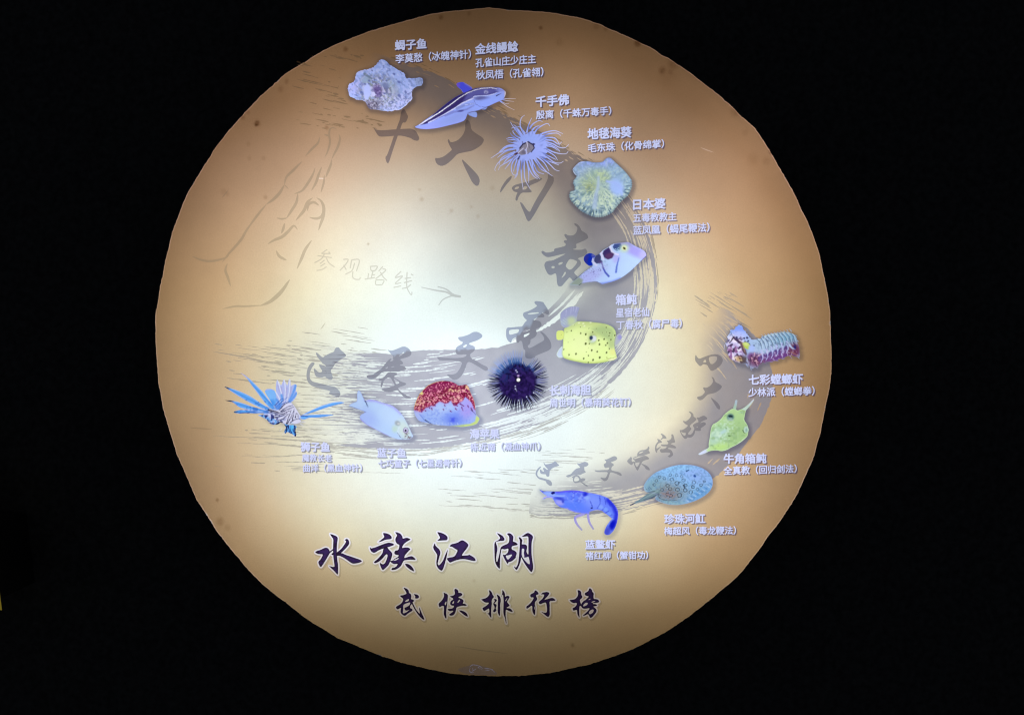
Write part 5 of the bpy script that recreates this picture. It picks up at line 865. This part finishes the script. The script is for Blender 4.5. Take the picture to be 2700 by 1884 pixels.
def p_lion(x, y, f=F10):
    p = Paint(f, x, y, (214, 214, 240))
    for q in LF + [LF_W]: p.poly(q, (104, 172, 243), 10)
    for q, a, b in ((LF[0], (355,75), (960,690)), (LF[1], (60,320), (860,720)), (LF[2], (70,570), (860,780)), (LF[3], (225,785), (840,800)), (LF[4], (1450,845), (2230,605)), (LF[5], (1440,870), (2060,835))):
        p.edge(q, 22, (176, 192, 248), .8); c = (A_(a) * .5 + A_(b) * .5); mid = A_(q).mean(0)
        p.line([A_(a) * .85 + A_(b) * .15, mid, A_(b)], 18, (52, 122, 216), 24, 18, .6)
    p.speck(30, .6, .72, (44, 100, 190), 5, .6, p.near(600, 680, 420, 160)); p.blob(110, 345, 60, 22, (30, 60, 110), 20, .6); p.blob(140, 580, 90, 16, (40, 44, 70), 8, .6); p.line([(355,78),(520,180)], 26, (188, 176, 210), 14, 14, .9); p.blob(260, 785, 60, 14, (46, 84, 130), -6, .6); p.line([(340,800),(520,795)], 10, (30, 70, 140), 14, 10, .8)
    p.poly(LF_W, (128, 184, 246), 14); p.blob(930, 620, 60, 60, (78, 150, 236), 30, .7); p.line([(800,400),(900,372),(980,400)], 16, (170, 176, 246), 10)
    p.poly(LF_D, (176, 186, 236), 12)
    for q in ([(1030,210),(1090,430),(1110,620)], [(1150,200),(1165,400),(1150,600)], [(1245,210),(1235,420),(1190,590)], [(990,420),(1050,520),(1080,640)]): p.line(q, 20, (226, 228, 246), 12, 10)
    for q in ([(1350,310),(1300,450),(1230,590)], [(1360,450),(1310,520),(1250,600)], [(1010,560),(1050,620),(1060,700)], [(1100,480),(1110,560),(1080,640)]): p.line(q, 44, (84, 150, 236), 30, 20, .8)
    for q in ([(1090,340),(1120,500)], [(1190,350),(1180,520)], [(1270,340),(1250,500)], [(1030,300),(1060,430)]): p.line(q, 18, (172, 160, 200), 8, 14, .7)
    for q in ([(980,660),(1080,560),(1140,540)], [(1000,700),(1100,600),(1200,520)], [(1030,730),(1110,640),(1170,600)]): p.line(q, 14, (40, 70, 160), 6, 10)
    p.poly([(960,690),(1010,640),(1110,640),(1060,740),(1000,740)], (84, 140, 230), 20, .8)
    p.poly(LF_P, (112, 172, 240), 12); p.speck(34, .54, .64, (36, 44, 110), 7, .9, p.near(880, 910, 240, 110)); p.speck(32, .62, .7, (200, 206, 246), 9, .8, p.near(880, 910, 240, 110))
    p.poly(LF_F, (96, 168, 244), 8); [p.line(q_, w_, (14, 16, 74), 8, 9) for q_, w_ in (([(1160,1030),(1150,1130)],26),([(1215,1020),(1232,1115)],22),([(1272,1015),(1252,1110),(1292,1180)],24),([(1190,1100),(1160,1165)],24),([(1230,1130),(1262,1165)],18),([(1300,1080),(1320,1150)],16))]; p.line([(1330,1030),(1340,1120),(1345,1210)], 26, (14, 14, 66), 30, 10); p.line([(1190,1030),(1180,1140)], 22, (14, 14, 66), 16, 10); p.blob(1280, 1050, 26, 60, (92, 190, 250), 0, .6)
    for q in LF_S: p.line(q, 15, (26, 22, 58), 7, 7)
    p.line([(860,750),(960,765),(1040,790)], 22, (16, 14, 40), 8, 8); p.line([(1000,1010),(1060,970),(1110,960)], 40, (22, 20, 62), 20, 12); p.line([(1130,990),(1190,1050)], 16, (30, 26, 70), 10); p.line([(1450,850),(1560,855)], 18, (20, 60, 150), 8, 10); p.line([(1420,900),(1480,950)], 20, (40, 80, 170), 8, 12); p.line([(1240,995),(1350,1000),(1450,965)], 20, (166, 160, 186), 12, 14, .8)
    return p.c
creature('lionfish_picture', 'blue and white striped lionfish picture with long fin rays', F10, [LF_B], p_lion, [('fin_ray', [q]) for q in LF] + [('pectoral_fin', [LF_P]), ('fin_web', [LF_W]), ('dorsal_spines', [LF_D]), ('face_fringe', [LF_F])] + [('bristle', [ribbon(A_(q), 9, 12, 'taper', 4)]) for q in ([(1420,980),(1490,1030)], [(1450,960),(1530,955)], [(1110,1070),(1060,1120)], [(1400,740),(1420,700)], [(1140,1160),(1110,1180)], [(960,1040),(900,1060)], [(1250,1170),(1230,1190)], [(1290,1210),(1350,1215)])], ch=1, shadow=.3, sh=(2, 3, 12))

# 11 mantis shrimp
F11 = Loc(1890, 840, .10453)
MS_OUT = [(820,480),(920,530),(1080,500),(1180,430),(1300,400),(1420,370),(1550,350),(1700,325),(1820,340),(1950,390),(2000,470),(2030,600),(2080,700),(2095,880),(2085,960),(1980,960),(1850,900),(1750,960),(1600,1000),(1500,1060),(1350,1070),(1200,1100),(1080,1120),(1040,1230),(960,1230),(880,1260),(800,1180),(760,1150),(600,1130),(450,1060),(340,980),(280,900),(260,780),(240,640),(280,540),(260,440),(320,380),(350,280),(440,290),(480,200),(560,150),(640,190),(680,290),(740,350),(800,420)]
MS_L = [([(820,1130),(850,1200),(870,1300)], 50), ([(930,1130),(960,1190),(1040,1260)], 46), ([(700,1080),(740,1150),(800,1230)], 40), ([(1040,1060),(1090,1130),(1140,1160)], 40), ([(1180,1050),(1200,1110),(1260,1130)], 36), ([(1320,1030),(1350,1080),(1420,1090)], 34), ([(1460,1000),(1500,1050),(1560,1060)], 34), ([(1620,950),(1650,1010),(1720,1000)], 32), ([(1780,900),(1850,940),(1900,1010)], 34), ([(1980,900),(2040,960),(2090,1010)], 34), ([(270,560),(210,640),(190,760)], 14), ([(300,880),(330,980),(420,1060)], 30)]
MS_S = [[(1180 + i * 78, 470 - i * 16), (1150 + i * 78, 420 - i * 17), (1120 + i * 78, 395 - i * 15)] for i in range(10)] + [[(1960,430),(2000,420),(2030,450)],[(2000,540),(2040,550),(2070,590)]]
def p_mantis(x, y, f=F11):
    p = Paint(f, x, y, (164, 190, 226)); p.blob(1150, 660, 330, 180, (170, 194, 226), -10, .8); p.blob(1750, 480, 300, 130, (122, 170, 202), -10, .8, .9)
    p.line([(880,960),(1100,1030),(1400,990),(1650,910),(1950,830)], 190, (112, 62, 132), 230, 110, .95); p.blob(1950, 780, 170, 170, (116, 56, 86), 0, .6, .95); p.blob(1000, 1060, 220, 160, (120, 70, 104), 0, .7, .95); p.blob(350, 870, 120, 110, (132, 70, 128), 30, .6)
    p.blob(560, 300, 190, 130, (120, 148, 244), 0, .7, .95); p.blob(650, 420, 220, 110, (176, 190, 246), 20, .7, .9)
    w = p.near(450, 780, 260, 370, .4); p.mix(w * .9, (206, 196, 236)); p.speck(48, .50, .60, (60, 40, 74), 3, .92, w, 1.9, -50); p.speck(44, .60, .68, (238, 226, 246), 5, .9, w, 1.8, 40); p.speck(60, .55, .66, (140, 86, 140), 6, .8, p.near(420, 880, 220, 200)); p.blob(570, 1020, 120, 70, (204, 172, 112), 15, .6, .8); p.speck(40, .52, .62, (70, 54, 60), 9, .8, p.near(600, 1040, 220, 110), 1.6, 40)
    p.poly([(560,560),(650,590),(760,880),(740,940),(640,800)], (96, 70, 80), 20, .9); p.line([(640,600),(720,860)], 24, (190, 160, 120), 12, 12, .8)
    p.poly([(650,620),(720,585),(820,630),(875,690),(855,765),(780,775),(700,730)], (186, 206, 92), 14); p.blob(740, 640, 70, 40, (214, 226, 150), 20, .7, .8); p.line([(700,570),(800,600),(860,680)], 14, (60, 60, 80), 8); p.blob(880, 740, 80, 90, (170, 190, 246), 0, .5); p.blob(940, 675, 16, 18, (32, 30, 70), 0, .4)
    for (a, b, r) in ((690,490,24),(765,480,30),(500,475,30),(790,560,22)): p.blob(a, b, r, r * .9, (52, 52, 92), 30, .4)
    p.line([(420,470),(360,560),(310,620)], 34, (44, 30, 44), 14, 12); p.line([(350,330),(420,470)], 20, (90, 116, 160), 10)
    for i in range(10): a = 1010 + i * 92; b = 500 - i * 19; p.line([(a - 20, b - 20), (a + 90, b + 110), (a + 130, b + 270)], 26, (78, 108, 132), 10, 16, .9); p.line([(a + 20, b - 10), (a + 116, b + 100), (a + 168, b + 300)], 34, (200, 218, 236), 16, 22, .7)
    for i in range(6): a, b = 1090 + i * 128, 1000 - i * 48; p.blob(a, b, 46, 80, (90, 58, 132), 20, .5, .95); p.line([(a + 30, b - 190), (a + 66, b - 60), (a + 70, b), (a + 20, b + 100)], 44, (188, 194, 244), 14, 14); p.blob(a + 10, b - 20, 26, 46, (78, 52, 122), 20, .6, .7); p.blob(a, b + 20, 22, 40, (130, 90, 140), 20, .6, .7)
    p.line([(1830,660),(1900,740),(1980,770)], 60, (184, 200, 240), 20, 18); p.blob(1970, 720, 30, 50, (40, 34, 110), -20, .5); p.line([(1930,600),(2010,700)], 20, (40, 40, 90), 10); p.line([(1880,840),(2070,940)], 34, (172, 120, 112), 14, 18, .8); p.line([(1800,860),(1960,960)], 22, (96, 50, 70), 10, 12, .8)
    for q in ([(870,930),(980,1000),(1060,1060)], [(850,1000),(840,1180)], [(940,960),(960,1120),(1020,1230)], [(1010,900),(960,980)], [(900,1040),(930,1080)]): p.line(q, 20, (60, 36, 66), 8, 10)
    for q in ([(960,1060),(1050,1090)], [(880,980),(910,1080)], [(990,1040),(1030,1180)], [(760,1000),(800,1140)], [(1040,940),(1140,880)], [(950,860),(940,960)]): p.line(q, 22, (222, 176, 190) if q[0][0] > 870 else (190, 196, 216), 8, 10)
    p.line([(1180,440),(1700,335),(1900,370)], 20, (206, 216, 196), 12, 16, .6); p.speck(26, .6, .72, (96, 110, 140), 31, .55, p.near(1500, 560, 520, 260), 1.8, 60); p.speck(24, .62, .72, (214, 206, 240), 32, .6, p.near(1500, 900, 560, 160), 1.8, 70)
    return p.c
creature('mantis_shrimp_picture', 'many coloured mantis shrimp picture with segmented blue tail', F11, [MS_OUT], p_mantis, [('eye_plate', [[(650,620),(720,585),(820,630),(875,690),(855,765),(780,775),(700,730)]]), ('tail', [[(1180,430),(1300,400),(1420,370),(1550,350),(1700,325),(1820,340),(1950,390),(2000,470),(2030,600),(2080,700),(2095,880),(2085,960),(1980,960),(1850,900),(1750,960),(1600,1000),(1500,1060),(1350,1070),(1250,900)]])] + [('walking_leg', [ribbon(A_(q_), w_, 14, 'taper', 6)]) for q_, w_ in MS_L] + [('spine', [ribbon(A_(q_), 20, 14, 'taper', 5)]) for q_ in MS_S], ch=1, shadow=.42, rough=1.1)

# 12 longhorn cowfish
F12 = Loc(1820, 1040, .11236)
CW_OUT = [(1000,320),(1075,350),(1110,370),(1200,340),(1300,300),(1310,350),(1280,480),(1260,590),(1330,690),(1365,780),(1360,900),(1340,980),(1220,1090),(1080,1180),(950,1240),(850,1300),(720,1325),(620,1300),(500,1310),(430,1330),(380,1300),(440,1230),(430,1160),(460,1000),(480,820),(520,700),(640,640),(730,560),(800,460),(900,380)]
CW_H1 = [(1000,325),(1040,220),(1050,140),(1080,115),(1110,135),(1100,200),(1080,290),(1078,352)]
CW_H2 = [(1200,342),(1300,280),(1400,190),(1480,100),(1510,110),(1440,220),(1350,320),(1300,375)]
CW_T = [(175,1395),(300,1310),(400,1260),(440,1240),(470,1300),(430,1335),(330,1380),(230,1418)]
def p_cow(x, y, f=F12):
    p = Paint(f, x, y, (182, 216, 152)); p.blob(1050, 900, 330, 260, (166, 200, 140), -30, .8, .9); p.blob(700, 900, 220, 180, (172, 208, 178), -35, .7, .8); p.blob(560, 1000, 120, 200, (176, 206, 190), 15, .7, .8); p.blob(700, 1220, 200, 70, (186, 222, 138), -10, .7)
    p.speck(40, .58, .70, (200, 226, 200), 3, .8, p.near(760, 850, 320, 280)); p.speck(60, .6, .75, (148, 182, 128), 4, .6); p.blob(780, 870, 90, 40, (184, 214, 214), -30, .6, .9); p.blob(640, 900, 40, 50, (206, 230, 206), 0, .6, .8); p.blob(700, 960, 50, 30, (206, 228, 214), -30, .6, .8)
    p.edge(CW_OUT, 24, (212, 236, 190), .7, 0, 0); p.line([(1340,980),(1080,1180),(850,1300),(720,1325)], 16, (214, 238, 200), 12, 10); p.blob(915, 965, 34, 16, (104, 128, 84), 10, .5); p.line([(960,910),(1060,890)], 10, (130, 156, 104), 8); p.line([(830,770),(860,800)], 12, (120, 150, 116)); p.line([(480,1190),(520,1185)], 14, (120, 150, 120))
    p.blob(945, 525, 92, 90, (150, 184, 150), 0, .35); p.blob(945, 520, 72, 66, (84, 116, 112), 0, .4); p.blob(930, 545, 56, 44, (132, 164, 158), 0, .5); p.blob(945, 508, 50, 24, (30, 46, 56), 5, .4); p.blob(950, 590, 60, 26, (176, 200, 186), 0, .6, .8)
    p.blob(1312, 820, 56, 78, (192, 220, 204), 10, .35); p.blob(1318, 830, 26, 46, (150, 184, 170), 0, .5); p.line([(1235,830),(1250,880),(1290,900)], 18, (72, 96, 64), 10); p.line([(1150,430),(1220,400),(1240,460)], 26, (168, 206, 172), 12, 20, .8)
    p.poly(CW_H1, (168, 198, 178), 12); p.blob(1075, 170, 40, 80, (176, 192, 206), 0, .7); p.poly(CW_H2, (196, 216, 204), 12); p.line([(1490,110),(1380,240)], 24, (216, 214, 240), 18, 12); p.poly(CW_T, (206, 212, 240), 16); p.blob(440, 1290, 60, 40, (190, 222, 160), -20, .6)
    return p.c
creature('cowfish_picture', 'yellow green cowfish picture with two long horns', F12, [CW_OUT], p_cow, [('horn', [CW_H1]), ('horn', [CW_H2]), ('tail_fin', [CW_T]), ('eye', [circle(945, 522, 82)]), ('lips', [circle(1312, 825, 60, 20, 1.25)])], ch=1, shadow=.45)

# 13 river stingray
F13 = Loc(1650, 1210, .10889)
RY_OUT = [(430,700),(440,620),(500,520),(560,450),(700,330),(900,240),(1100,170),(1300,130),(1500,130),(1700,155),(1850,210),(1980,290),(2070,400),(2110,530),(2100,650),(2040,770),(1930,870),(1800,950),(1650,1020),(1450,1080),(1250,1110),(1050,1100),(900,1060),(780,1010),(700,960),(760,850),(620,800),(520,810),(460,770)]
RY_T = [(760,740),(870,760),(800,840),(700,930),(560,970),(400,1020),(250,1060),(110,1130),(95,1110),(200,1050),(350,960),(500,850),(620,780)]
RINGS = [(1400,505,42),(1230,390,34),(1355,415,32),(1080,380,34),(820,430,32),(740,515,34),(690,615,34),(935,465,36),(1115,490,44),(1010,635,42),(1240,580,50),(1075,720,44),(1250,735,50),(1440,750,46),(1450,630,36),(1575,795,44),(1650,560,42),(1625,670,38),(1735,730,36),(1820,625,36),(1300,870,54),(1010,850,44),(1090,880,44),(810,885,34),(880,740,40),(1900,540,28)]
def p_ray(x, y, f=F13):
    p = Paint(f, x, y, (146, 194, 244)); p.blob(1700, 350, 380, 200, (154, 188, 250), 20, .8); p.blob(1000, 800, 420, 230, (140, 148, 150), 10, .8, .95); p.blob(650, 620, 240, 180, (134, 172, 186), -30, .8, .8); p.blob(1050, 850, 180, 100, (146, 122, 126), 10, .8, .8); p.blob(1130, 1050, 330, 60, (146, 186, 196), 5, .7, .8); p.blob(1800, 830, 280, 110, (112, 168, 224), -30, .8, .8); p.blob(1300, 200, 400, 70, (152, 206, 250), 0, .8, .8)
    p.speck(34, .56, .70, (110, 150, 190), 2, .5); p.speck(30, .6, .72, (120, 128, 140), 3, .5, p.near(1000, 800, 420, 260))
    for (a, b, r) in RINGS:
        k = .95 if (b > 560 and 950 < a < 1650) or r > 44 else .6; p.ring(a, b, r + 15, 10, (190, 200, 206), .35 * k, .9); p.ring(a, b, r, 15, (44, 58, 76), k, .88)
    p.line([(1270,580),(1320,550)], 16, (50, 66, 86)); p.line([(1390,620),(1430,700)], 24, (50, 62, 80)); p.line([(1010,850),(1090,880)], 40, (150, 130, 136), 40, 14)
    p.line([(800,940),(900,970),(1040,1000),(1250,985)], 10, (64, 70, 76), 6, 7, .9); p.line([(780,880),(850,960),(1000,1010)], 10, (70, 74, 80), 6, 7, .8); p.line([(760,960),(900,1030)], 9, (76, 84, 94), 6, 7, .8); p.line([(1300,330),(1450,400),(1560,500)], 9, (70, 116, 170), 6, 10, .7); p.line([(1340,330),(1420,360)], 9, (80, 126, 180), 6, 10, .7)
    p.line([(1470,290),(1530,255)], 34, (56, 92, 140), 20, 14); p.blob(1670, 405, 34, 26, (36, 76, 150), 30, .5)
    for i in range(12):
        t = i / 11; a, b = 2085 - 560 * t - 30 * math.sin(t * 3), 620 + 400 * t ** .8; p.line([(a, b), (a - 80, b - 60 + 20 * t)], 26, (196, 216, 250) if i % 2 else (78, 130, 200), 8, 14, .8)
    p.line([(440,690),(480,770),(560,810),(640,790)], 20, (176, 200, 206), 12, 12, .8)
    for q in ([(540,700),(590,750)], [(580,680),(630,730)], [(500,720),(540,760)]): p.line(q, 12, (60, 84, 96), 8, 8)
    p.poly(RY_T, (118, 142, 150), 20); p.line([(780,760),(560,880),(350,990)], 30, (150, 174, 180), 10, 20, .8); p.line([(800,830),(640,920),(440,990)], 20, (70, 84, 112), 14, 12); p.line([(700,925),(560,975)], 26, (40, 46, 74), 12, 12); p.blob(150, 1095, 70, 26, (74, 74, 104), -28, .6); p.line([(500,810),(700,770)], 18, (44, 60, 74), 10, 12, .8)
    p.edge(RY_OUT, 16, (170, 170, 226), .4)
    return p.c
creature('stingray_picture', 'blue grey round stingray picture covered with dark rings', F13, [RY_OUT], p_ray, [('tail', [RY_T])], ch=2, shadow=.42)

# 14 blue prawn
F14 = Loc(1410, 1270, .10453)
SH_OUT = [(105,180),(170,210),(220,228),(300,230),(420,235),(560,240),(720,225),(900,205),(1100,215),(1250,240),(1350,270),(1500,290),(1700,340),(1850,400),(1950,500),(2050,620),(2100,720),(2110,850),(2080,1000),(2040,1130),(1980,1240),(1900,1320),(1830,1340),(1760,1310),(1750,1250),(1800,1120),(1880,1000),(1950,920),(1900,880),(1840,830),(1760,780),(1700,720),(1600,700),(1500,710),(1400,740),(1330,770),(1200,780),(1050,770),(900,720),(800,670),(660,640),(580,590),(520,540),(480,450),(440,400),(300,390),(230,430),(185,440),(240,380),(320,350),(230,300),(170,250)]
SH_L = [ribbon(A_(q), wq, 20, 'taper', 44) for q, wq in (([(1310,745),(1180,820),(1050,870),(1020,950),(1080,1080),(1195,1215)], 78), ([(1345,755),(1350,900),(1390,1040),(1485,1195)], 66))]
def p_shrimp(x, y, f=F14):
    p = Paint(f, x, y, (104, 130, 252)); p.blob(1000, 560, 330, 180, (92, 128, 250), 0, .8); p.blob(1450, 480, 260, 170, (128, 152, 254), 20, .8); p.line([(560,250),(900,225),(1250,250),(1340,280)], 60, (92, 84, 236), 40, 40, .9); p.blob(1270, 310, 60, 60, (40, 50, 200), -40, .6)
    p.blob(350, 300, 160, 60, (150, 176, 252), 5, .6); p.line([(480,350),(750,350)], 44, (146, 172, 254), 34, 18); p.blob(640, 420, 130, 34, (60, 74, 210), 10, .6); p.blob(620, 520, 110, 60, (160, 160, 244), 20, .6); p.blob(710, 480, 30, 50, (64, 78, 206), 0, .5)
    p.speck(40, .54, .66, (78, 98, 226), 4, .6, p.near(1050, 380, 300, 140)); p.speck(36, .62, .72, (150, 166, 254), 6, .6, p.near(1050, 380, 300, 140)); p.line([(860,250),(930,230),(980,290),(1040,260),(1100,290)], 10, (66, 72, 210), 8, 8, .8); p.line([(990,560),(1080,720)], 16, (130, 150, 250), 8, 12, .7); p.line([(800,650),(950,730),(1150,775)], 22, (164, 150, 244), 12, 12, .8)
    for q in ([(1400,480),(1460,640)], [(1640,560),(1580,660)], [(1760,640),(1690,720)], [(1860,730),(1780,780)], [(1940,820),(1870,850)], [(1640,360),(1650,520),(1630,600)], [(1760,400),(1790,560)], [(1860,450),(1900,600)]): p.line(q, 24, (52, 70, 200), 14, 14, .9)
    p.blob(1320, 400, 60, 50, (140, 170, 254), 0, .6); p.blob(1560, 520, 70, 70, (122, 148, 254), 0, .7); p.blob(1670, 630, 60, 50, (132, 164, 254), 40, .6); p.blob(1790, 690, 60, 50, (126, 162, 254), 40, .6); p.blob(1880, 800, 50, 50, (118, 156, 254), 40, .6)
    p.line([(1850,460),(1990,620),(2060,800),(2040,980),(1930,1140)], 110, (40, 48, 214), 100, 70, .9); p.line([(1950,930),(1870,1060)], 60, (138, 166, 252), 40, 20); p.blob(1960, 1080, 70, 120, (14, 24, 196), 20, .6); p.blob(1830, 1240, 70, 110, (74, 84, 214), 20, .6); p.line([(1880,400),(2060,610),(2110,800),(2080,1000)], 20, (150, 130, 246), 14, 14, .8); p.edge(SH_OUT, 14, (136, 124, 244), .5)
    for i in range(6): a, b = 1870 + i * 34, 440 + i * 60; p.line([(a, b), (a + 60, b + 6)], 12, (42, 44, 180), 6, 8, .8)
    p.blob(462, 275, 50, 30, (14, 10, 96), -12, .25); p.line([(200,240),(290,225)], 22, (40, 44, 130), 10, 10); p.line([(105,178),(165,205)], 20, (60, 56, 110), 14); p.line([(180,270),(270,350)], 14, (66, 60, 150), 10, 10, .8); p.line([(185,440),(240,385),(330,365),(460,395)], 40, (176, 172, 248), 24, 16); p.blob(1435, 655, 26, 16, (24, 30, 100), -20, .5)
    m = np.zeros(len(x)); 
    for q in (([(1310,745),(1180,820),(1050,870),(1020,950),(1080,1080),(1195,1215)]), ([(1345,755),(1350,900),(1390,1040),(1485,1195)])): p.line(q, 74, (168, 158, 222), 60, 8, smooth01((p.y - 770) / 40))
    p.mix(smooth01((p.y - 980) / 260) * ((p.x < 1520) & (p.y > 900)) * .6, (176, 178, 190))
    return p.c
creature('prawn_picture', 'bright blue prawn picture with curled tail', F14, [SH_OUT], p_shrimp, [('leg', [q]) for q in SH_L] + [('tail_fan', [[(1950,920),(2050,930),(2080,1000),(2040,1130),(1980,1240),(1900,1320),(1830,1340),(1760,1310),(1750,1250),(1800,1120),(1880,1000)]]), ('eye', [circle(462, 275, 50, 18, .62)])], ch=1, shadow=.3)

# ------------------------------------------------------------------ cut the film into its printed areas: one planar mesh, no overlaps
pts, edges = [], []
def add_loop(p):
    b = len(pts); pts.extend(map(tuple, p)); n = len(p); edges.extend((b + i, b + (i + 1) % n) for i in range(n))
seen = set()
for e in ELEMS:
    for c, s in e['cs']:
        kx = (round(float(c[0, 0]), 3), round(float(c[0, 1]), 3), len(c))
        if kx in seen: continue
        seen.add(kx); add_loop(c)
gx, gy = np.meshgrid(np.arange(400, 2200, 13.), np.arange(10, 1790, 13.))
gx = (gx + nrng.uniform(-3, 3, gx.shape)).ravel(); gy = (gy + nrng.uniform(-3, 3, gy.shape)).ravel()
EXTRA.extend(zip(gx, gy))
for (sx, sy, sr, k) in STAINS:
    for _ in range(int(50 + sr * 5)): EXTRA.append((sx + rng.gauss(0, sr * .9), sy + rng.gauss(0, sr * .9)))
ex = A_(EXTRA); ins = winding(ex[:, 0], ex[:, 1], grow(OUT, -1.0)) != 0; ex = ex[ins]
pts.extend(map(tuple, ex))
V, E_, T, _, _, _ = delaunay_2d_cdt([Vector(p) for p in pts], edges, [], 0, .02, False)
V = np.array([(v[0], v[1]) for v in V]); T = np.array([t for t in T if len(t) == 3])
cen = V[T].mean(1)
ordx = np.argsort(cen[:, 0]); cs_x = cen[ordx, 0]; cs_y = cen[ordx, 1]
owner = np.full(len(T), -1); oprio = np.full(len(T), -1.)
for ei, e in enumerate(ELEMS):
    wn = {}
    tot = np.zeros(len(T), np.int16)
    for c, s in e['cs']:
        a = np.searchsorted(cs_x, c[:, 0].min()); b = np.searchsorted(cs_x, c[:, 0].max())
        if a == b: continue
        m = np.nonzero((cs_y[a:b] > c[:, 1].min()) & (cs_y[a:b] < c[:, 1].max()))[0] + a
        if len(m): tot[ordx[m]] += (winding(cs_x[m], cs_y[m], c) != 0).astype(np.int16) * (1 if s > 0 else (-50 if s > -2 else -1))
    m = (tot > 0) & (oprio <= e['prio']); owner[m] = ei; oprio[m] = e['prio']

# ------------------------------------------------------------------ build the objects
sign = bpy.data.objects.new('round_sign', None); COL.objects.link(sign)
sign.location = (wx(1300), 0, wz(1781)); sign['category'] = 'sign'
sign['label'] = 'large round backlit parchment sign with sea creatures and Chinese writing'
BUILT = {'sign': sign}
parts = {}
for ei, e in enumerate(ELEMS):
    tri = T[owner == ei]
    if len(tri) == 0: continue
    vi, inv = np.unique(tri, return_inverse=True); tri = inv.reshape(-1, 3)
    P = V[vi]; col = np.clip(e['color'](P[:, 0].copy(), P[:, 1].copy()), 0, 1)
    parts.setdefault(e['key'], []).append((P, tri, col))
ox, oz = sign.location.x, sign.location.z


def new_mesh(name, co, faces):
    me = bpy.data.meshes.new(name)
    me.vertices.add(len(co)); me.vertices.foreach_set('co', np.asarray(co, np.float32).ravel())
    n = len(faces); me.loops.add(n * 3); me.loops.foreach_set('vertex_index', np.asarray(faces, np.int32).ravel())
    me.polygons.add(n); me.polygons.foreach_set('loop_start', np.arange(0, n * 3, 3, dtype=np.int32)); me.update(calc_edges=True)
    return me


for key, info in OBJS.items():
    if key not in parts: continue
    co, fa, cl, b = [], [], [], 0
    for P, tri, col in parts[key]:
        co.append(np.stack([(P[:, 0] - CX) * PX - ox, np.zeros(len(P)), (CY - P[:, 1]) * PX + ZC - oz], 1)); fa.append(tri + b); cl.append(col); b += len(P)
    co = np.vstack(co); fa = np.vstack(fa); cl = np.vstack(cl)
    a, b_, c_ = co[fa[:, 0]], co[fa[:, 1]], co[fa[:, 2]]; ny = np.cross(b_ - a, c_ - a)[:, 1]
    fa[ny > 0] = fa[ny > 0][:, ::-1]                     # the printed side faces the viewer
    me = new_mesh(info['name'], co, fa)
    at = me.attributes.new('print', 'FLOAT_COLOR', 'POINT'); at.data.foreach_set('color', np.hstack([cl, np.ones((len(cl), 1))]).astype(np.float32).ravel())
    me.materials.append(info['mat'])
    o = bpy.data.objects.new(info['name'], me); COL.objects.link(o); o.parent = BUILT[info['parent']]
    if info['label']: o['label'] = info['label']
    BUILT[key] = o

# the light box behind the film
n = len(OUT); lo_ = OUT[::3]; n = len(lo_)
bx = [((p[0] - CX) * PX - ox, .0015, (CY - p[1]) * PX + ZC - oz) for p in lo_] + [((p[0] - CX) * PX - ox, .26, (CY - p[1]) * PX + ZC - oz) for p in lo_]
me = bpy.data.meshes.new('light_box'); me.from_pydata(bx, [], [(i, (i + 1) % n, n + (i + 1) % n, n + i) for i in range(n)] + [tuple(range(n, 2 * n))]); me.materials.append(M_BOX)
o = bpy.data.objects.new('light_box', me); COL.objects.link(o); o.parent = sign; o['label'] = 'black box that holds the lamps behind the film'

# dark wall
me = bpy.data.meshes.new('wall'); me.from_pydata([(-4, .262, -1), (4, .262, -1), (4, .262, 4), (-4, .262, 4), (-4, .4, -1), (4, .4, -1), (4, .4, 4), (-4, .4, 4)], [], [(0, 1, 2, 3), (4, 7, 6, 5), (0, 4, 5, 1), (1, 5, 6, 2), (2, 6, 7, 3), (3, 7, 4, 0)])
me.materials.append(M_WALL); o = bpy.data.objects.new('wall', me); COL.objects.link(o); o['kind'] = 'structure'

# a second, dim yellow lit panel that only just enters at the left edge
def glow(name, col, st):
    m = bpy.data.materials.new(name); m.use_nodes = True; nt = m.node_tree; nt.nodes.clear()
    e = nt.nodes.new('ShaderNodeEmission'); e.inputs[1].default_value = st
    nz = nt.nodes.new('ShaderNodeTexNoise'); nz.inputs['Scale'].default_value = 60
    r = nt.nodes.new('ShaderNodeValToRGB'); r.color_ramp.elements[0].color = tuple(c * .7 for c in col) + (1,); r.color_ramp.elements[1].color = tuple(col) + (1,)
    nt.links.new(nz.outputs['Fac'], r.inputs[0]); nt.links.new(r.outputs[0], e.inputs[0])
    ou = nt.nodes.new('ShaderNodeOutputMaterial'); nt.links.new(e.outputs[0], ou.inputs[0]); return m
ys = bpy.data.objects.new('yellow_sign', None); COL.objects.link(ys); cx_, cz_ = wx(4.6), wz(1607.5)
ys.location = (cx_, 0, cz_); ys['category'] = 'sign'; ys['label'] = 'dim yellow lit panel cut off by the left edge of the picture'
u = A_((-.992, .12)); v = A_((-.12, .992))
def quad(a0, a1, b0, b1): return [u * a + v * b for a, b in ((a0, b0), (a1, b0), (a1, b1), (a0, b1))]
for nm, q, y0, y1, mt in (('lit_face', quad(0, .34, 0, .24), 0, .0012, glow('yellow_glow', (.15, .115, .012), 1.0)), ('back_box', quad(.02, .33, .02, .22), .0014, .26, M_BOX)):
    vs = [(p[0], y0, p[1]) for p in q] + [(p[0], y1, p[1]) for p in q]
    me = bpy.data.meshes.new(nm); me.from_pydata(vs, [], [(0, 1, 2, 3), (7, 6, 5, 4)] + [(i, i + 4, (i + 1) % 4 + 4, (i + 1) % 4) for i in range(4)]); me.materials.append(mt)
    o = bpy.data.objects.new(nm, me); COL.objects.link(o); o.parent = ys
